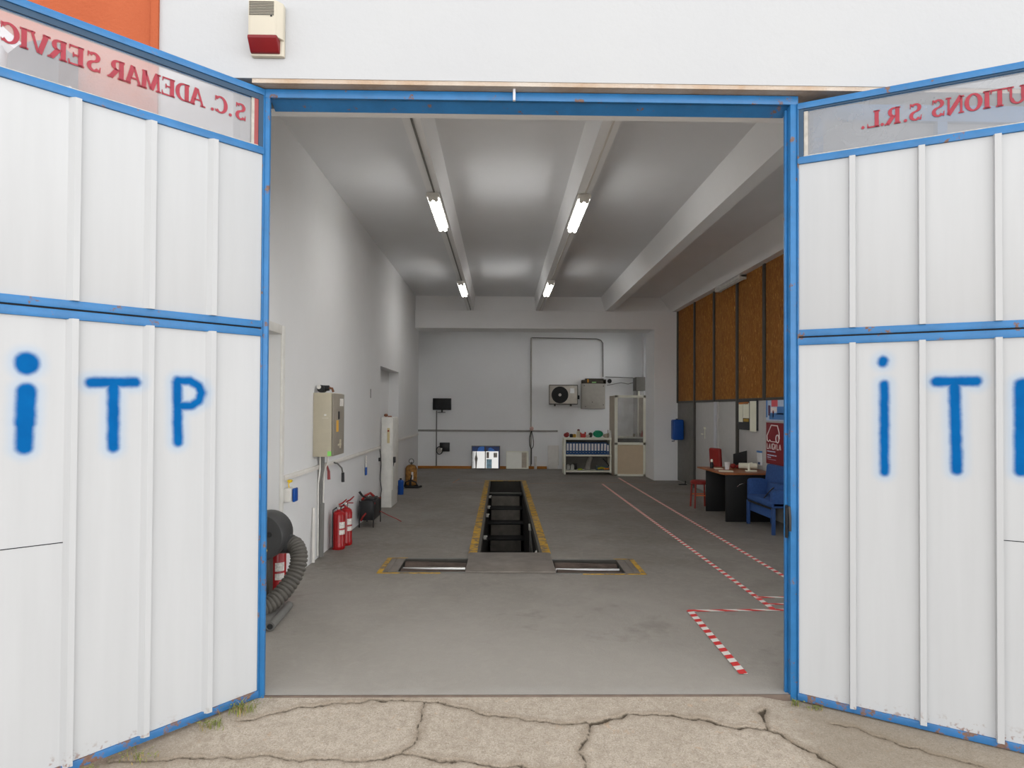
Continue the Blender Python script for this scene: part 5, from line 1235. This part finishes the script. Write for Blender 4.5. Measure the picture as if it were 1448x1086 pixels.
# brake roller sets
def roller_set(Rr, sgn, label):
    x0, x1, y0, y1 = Rr
    t = thing('brake_roller_set', label, 'brake tester', ((x0 + x1) / 2, (y0 + y1) / 2, 0))
    hx, hy = (x1 - x0) / 2, (y1 - y0) / 2
    b = MB()
    for f in ([(-hx, -hy, 0), (-hx, hy, 0), (-hx, hy, -0.35), (-hx, -hy, -0.35)], [(hx, -hy, 0), (hx, -hy, -0.35), (hx, hy, -0.35), (hx, hy, 0)], [(-hx, -hy, -0.35), (-hx, hy, -0.35), (hx, hy, -0.35), (hx, -hy, -0.35)],
              [(-hx, hy, 0), (hx, hy, 0), (hx, hy, -0.35), (-hx, hy, -0.35)], [(-hx, -hy, 0), (-hx, -hy, -0.35), (hx, -hy, -0.35), (hx, -hy, 0)]): b.face(f)
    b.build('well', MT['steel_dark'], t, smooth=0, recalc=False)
    for yy in (-hy + 0.13, hy - 0.13):
        b = MB(); b.tube([(-hx + 0.02, yy, -0.095), (hx - 0.02, yy, -0.115)], 0.10, 28); b.build('roller', MT['rusty'], t)
    b = MB(); b.tube([(-hx + 0.02, -0.03, -0.032), (hx - 0.02, -0.03, -0.032)], 0.019, 16); b.build('sensing_roller', MT['steel'], t, label='bright steel sensing roller')
    b = MB(); o_ = hx if sgn > 0 else -hx
    def sb(a, c, y0_, y1_, z0_, z1_):
        b.box(*sorted((o_ + sgn * a, o_ + sgn * c)), y0_, y1_, z0_, z1_, 0.002)
    sb(0.005, 0.085, -hy, hy, 0, 0.008); sb(0.095, 0.145, -hy, hy, 0, 0.006); b.build('bearing_strip', MT['plate'], t)
    b = MB(); b.box(-hx, hx, hy, hy + 0.02, 0, 0.006); b.box(-hx, hx, -hy - 0.03, -hy, 0, 0.006); b.build('frame_edge', MT['dgrey'], t)
    b = MB(); sb(0.155, 0.205, -hy - 0.02, hy + 0.03, 0, 0.007); b.box(*sorted((o_ - sgn * 0.45, o_ + sgn * 0.205)), -hy - 0.055, -hy - 0.032, 0, 0.006); b.box(*sorted((o_ - sgn * 0.02, o_ + sgn * 0.205)), hy + 0.022, hy + 0.04, 0, 0.006)
    b.build('yellow_border', MT['yellow'], t)
    return t
roller_set(RL, -1, 'left brake roller set recessed in the floor before the pit')
roller_set(RR, 1, 'right brake roller set recessed in the floor before the pit')

# ------------------------------------------------------------------ floor tape
def tape(p, q, label, mat, wd=0.05, z=0.0015):
    p, q = Vector(p), Vector(q); d = q - p
    b = MB(); b.box(0, d.length, -wd / 2, wd / 2, 0, 0.001)
    o = b.build('floor_tape', mat, smooth=0); o.location = (p.x, p.y, z); o.rotation_euler = (0, 0, math.atan2(d.y, d.x))
    return tag(o, label, 'floor tape')
tape((2.33, 1.62), (2.305, 10.65), 'long red and white tape line running from the gate to the shelf', MT['tape'])
tape((2.90, 1.97), (2.915, 11.95), 'long red and white tape line nearer the desk', MT['tape'])
tape((1.59, 1.573), (3.2, 1.62), 'red and white tape line crossing towards the right jamb', MT['tapelong'], 0.05, 0.003)
tape((1.567, 0.29), (1.60, 1.573), 'short red and white tape line running towards the gate sill', MT['tape'], 0.055, 0.0045)
tape((2.32, 1.957), (3.2, 1.965), 'farther of two short tape pieces beside the right jamb', MT['tapelong'], 0.04, 0.003)
tape((2.35, 1.755), (3.2, 1.77), 'nearer of two short tape pieces beside the right jamb', MT['tapelong'], 0.04, 0.003)
fl = M_('faded_orange_line', rgb(112, 82, 66, 0.40), 0.7, 0, 0.3, 12)
tape((-1.10, 10.76), (-0.40, 10.78), 'faded orange floor line left of the pit end', fl, 0.03)
tape((-1.10, 10.76), (-1.0, 11.6), 'faded orange floor line turning towards the back wall', fl, 0.03, 0.003)
tape((0.62, 10.70), (3.6, 11.0), 'faded orange floor line right of the pit end', fl, 0.03, 0.0035)

# ------------------------------------------------------------------ weeds
def weed(x, y, z, h, n, label, spread=0.08, dry=0.4):
    t = thing('weed', label, 'weed', (x, y, z))
    for nm, m, k0 in (('green_blades', MT['leaf'], int(n * (1 - dry))), ('dry_blades', MT['leafdry'], int(n * dry))):
        b = MB()
        for _ in range(max(3, k0)):
            a = random.uniform(0, 2 * PI); l = h * random.uniform(0.5, 1.0); wd = random.uniform(0.0015, 0.003)
            bx, by = random.gauss(0, spread * 0.5), random.gauss(0, spread * 0.25)
            dx, dy = math.cos(a), math.sin(a); sp = random.uniform(0.3, 0.9) * l
            px_, py_ = -dy * wd, dx * wd
            prev = [(bx + px_, by + py_, 0), (bx - px_, by - py_, 0)]
            for u in (0.4, 0.75, 1.0):
                cx, cy, cz = bx + dx * sp * u * u, by + dy * sp * u * u, l * u * (1.1 - 0.35 * u)
                q = 1 - u * 0.85
                cur = [(cx + px_ * q, cy + py_ * q, cz), (cx - px_ * q, cy - py_ * q, cz)]
                b.face([prev[0], prev[1], cur[1], cur[0]]); prev = cur
            for _l in range(3 if nm == 'green_blades' else 0):
                u = random.uniform(0.4, 1.0); cx, cy, cz = bx + dx * sp * u * u, by + dy * sp * u * u, l * u * (1.1 - 0.35 * u)
                aa = random.uniform(0, 2 * PI); s_ = random.uniform(0.006, 0.012)
                e1 = Vector((math.cos(aa), math.sin(aa), 0.4)) * s_; e2 = Vector((-math.sin(aa), math.cos(aa), 0.1)) * s_ * 0.45; c_ = Vector((cx, cy, cz))
                b.face([c_, c_ + e1 * 0.5 + e2, c_ + e1, c_ + e1 * 0.5 - e2])
        b.build(nm, m, t, smooth=0, recalc=False)
    return t
def gz(y): return -0.010 - 0.145 * min(-y, 0.6) if y < 0 else -0.01
weed(-1.47, -0.14, gz(-0.14), 0.10, 80, 'weed tuft growing under the left gate leaf beside the hinge', 0.10)
weed(-1.58, -0.28, gz(-0.28), 0.07, 40, 'smaller weed tuft a little further out under the left leaf', 0.08, 0.3)
weed(-1.84, -0.52, gz(-0.52), 0.06, 40, 'sparse weed patch below the middle of the left leaf', 0.12, 0.5)
weed(-1.99, -0.66, gz(-0.66), 0.06, 26, 'weed sprig below the left leaf at the edge of the photo', 0.05, 0.2)
weed(1.745, -0.06, gz(-0.06) - 0.022, 0.05, 20, 'small green weed at the foot of the right jamb', 0.03, 0.1)
weed(1.84, -0.10, gz(-0.10) - 0.02, 0.03, 20, 'tiny weed row under the right gate leaf', 0.06, 0.3)

# ------------------------------------------------------------------ finer pieces hang under the part they sit on
def nest(thing_name, child, parent):
    for t in [o for o in bpy.data.objects if o.type == 'EMPTY' and o.parent is None and o.name.split('.')[0] == thing_name]:
        kids = [o for o in bpy.data.objects if o.parent == t]
        ps = [o for o in kids if o.name.split('.')[0] == parent]
        if not ps: continue
        for o in kids:
            if o.name.split('.')[0] == child: o.parent = ps[0]
for a in (('electrical_cabinet', 'latch', 'door'), ('electrical_cabinet', 'key_holder', 'door'), ('electrical_cabinet', 'lock', 'body'), ('electrical_cabinet', 'sticker', 'door'), ('electrical_cabinet', 'screw', 'door'),
          ('fire_extinguisher', 'lever', 'valve'), ('fire_extinguisher', 'label', 'cylinder'), ('television', 'screen', 'bezel'), ('air_conditioner', 'hub', 'fan_grille'), ('air_conditioner', 'sticker', 'case'),
          ('tall_cabinet', 'stop_button', 'body'), ('tall_cabinet', 'label_plate', 'body'), ('tall_cabinet', 'seam', 'body'), ('water_heater', 'tap', 'tank'), ('water_heater', 'cap', 'tank'), ('binder', 'finger_ring', 'cover'), ('binder', 'spine_label', 'cover'),
          ('gas_bottle', 'valve', 'bottle'), ('gas_bottle', 'sticker', 'bottle'), ('gas_bottle', 'ring_handle', 'bottle'), ('exhaust_blower', 'hub_cover', 'drum'), ('exhaust_blower', 'yellow_knob', 'drum'), ('exhaust_blower', 'outlet', 'drum'),
          ('gate_leaf', 'putty_line', 'glass_pane'), ('gate_leaf', 'putty_strip', 'glass_pane'), ('gate_leaf', 'lettering', 'glass_pane'), ('gate_leaf', 'glazing_rebate', 'glass_pane'),
          ('wall_speaker', 'knob', 'case'), ('wall_speaker', 'ring_face', 'ring'), ('alarm_siren', 'grille', 'body'), ('alarm_siren', 'indicator', 'body'), ('desk', 'handle', 'end_panel'), ('wall_phone', 'badge', 'body'), ('glazed_cabinet', 'glass', 'door_frame'), ('glazed_cabinet', 'lower_panel', 'door_frame')):
    nest(*a)
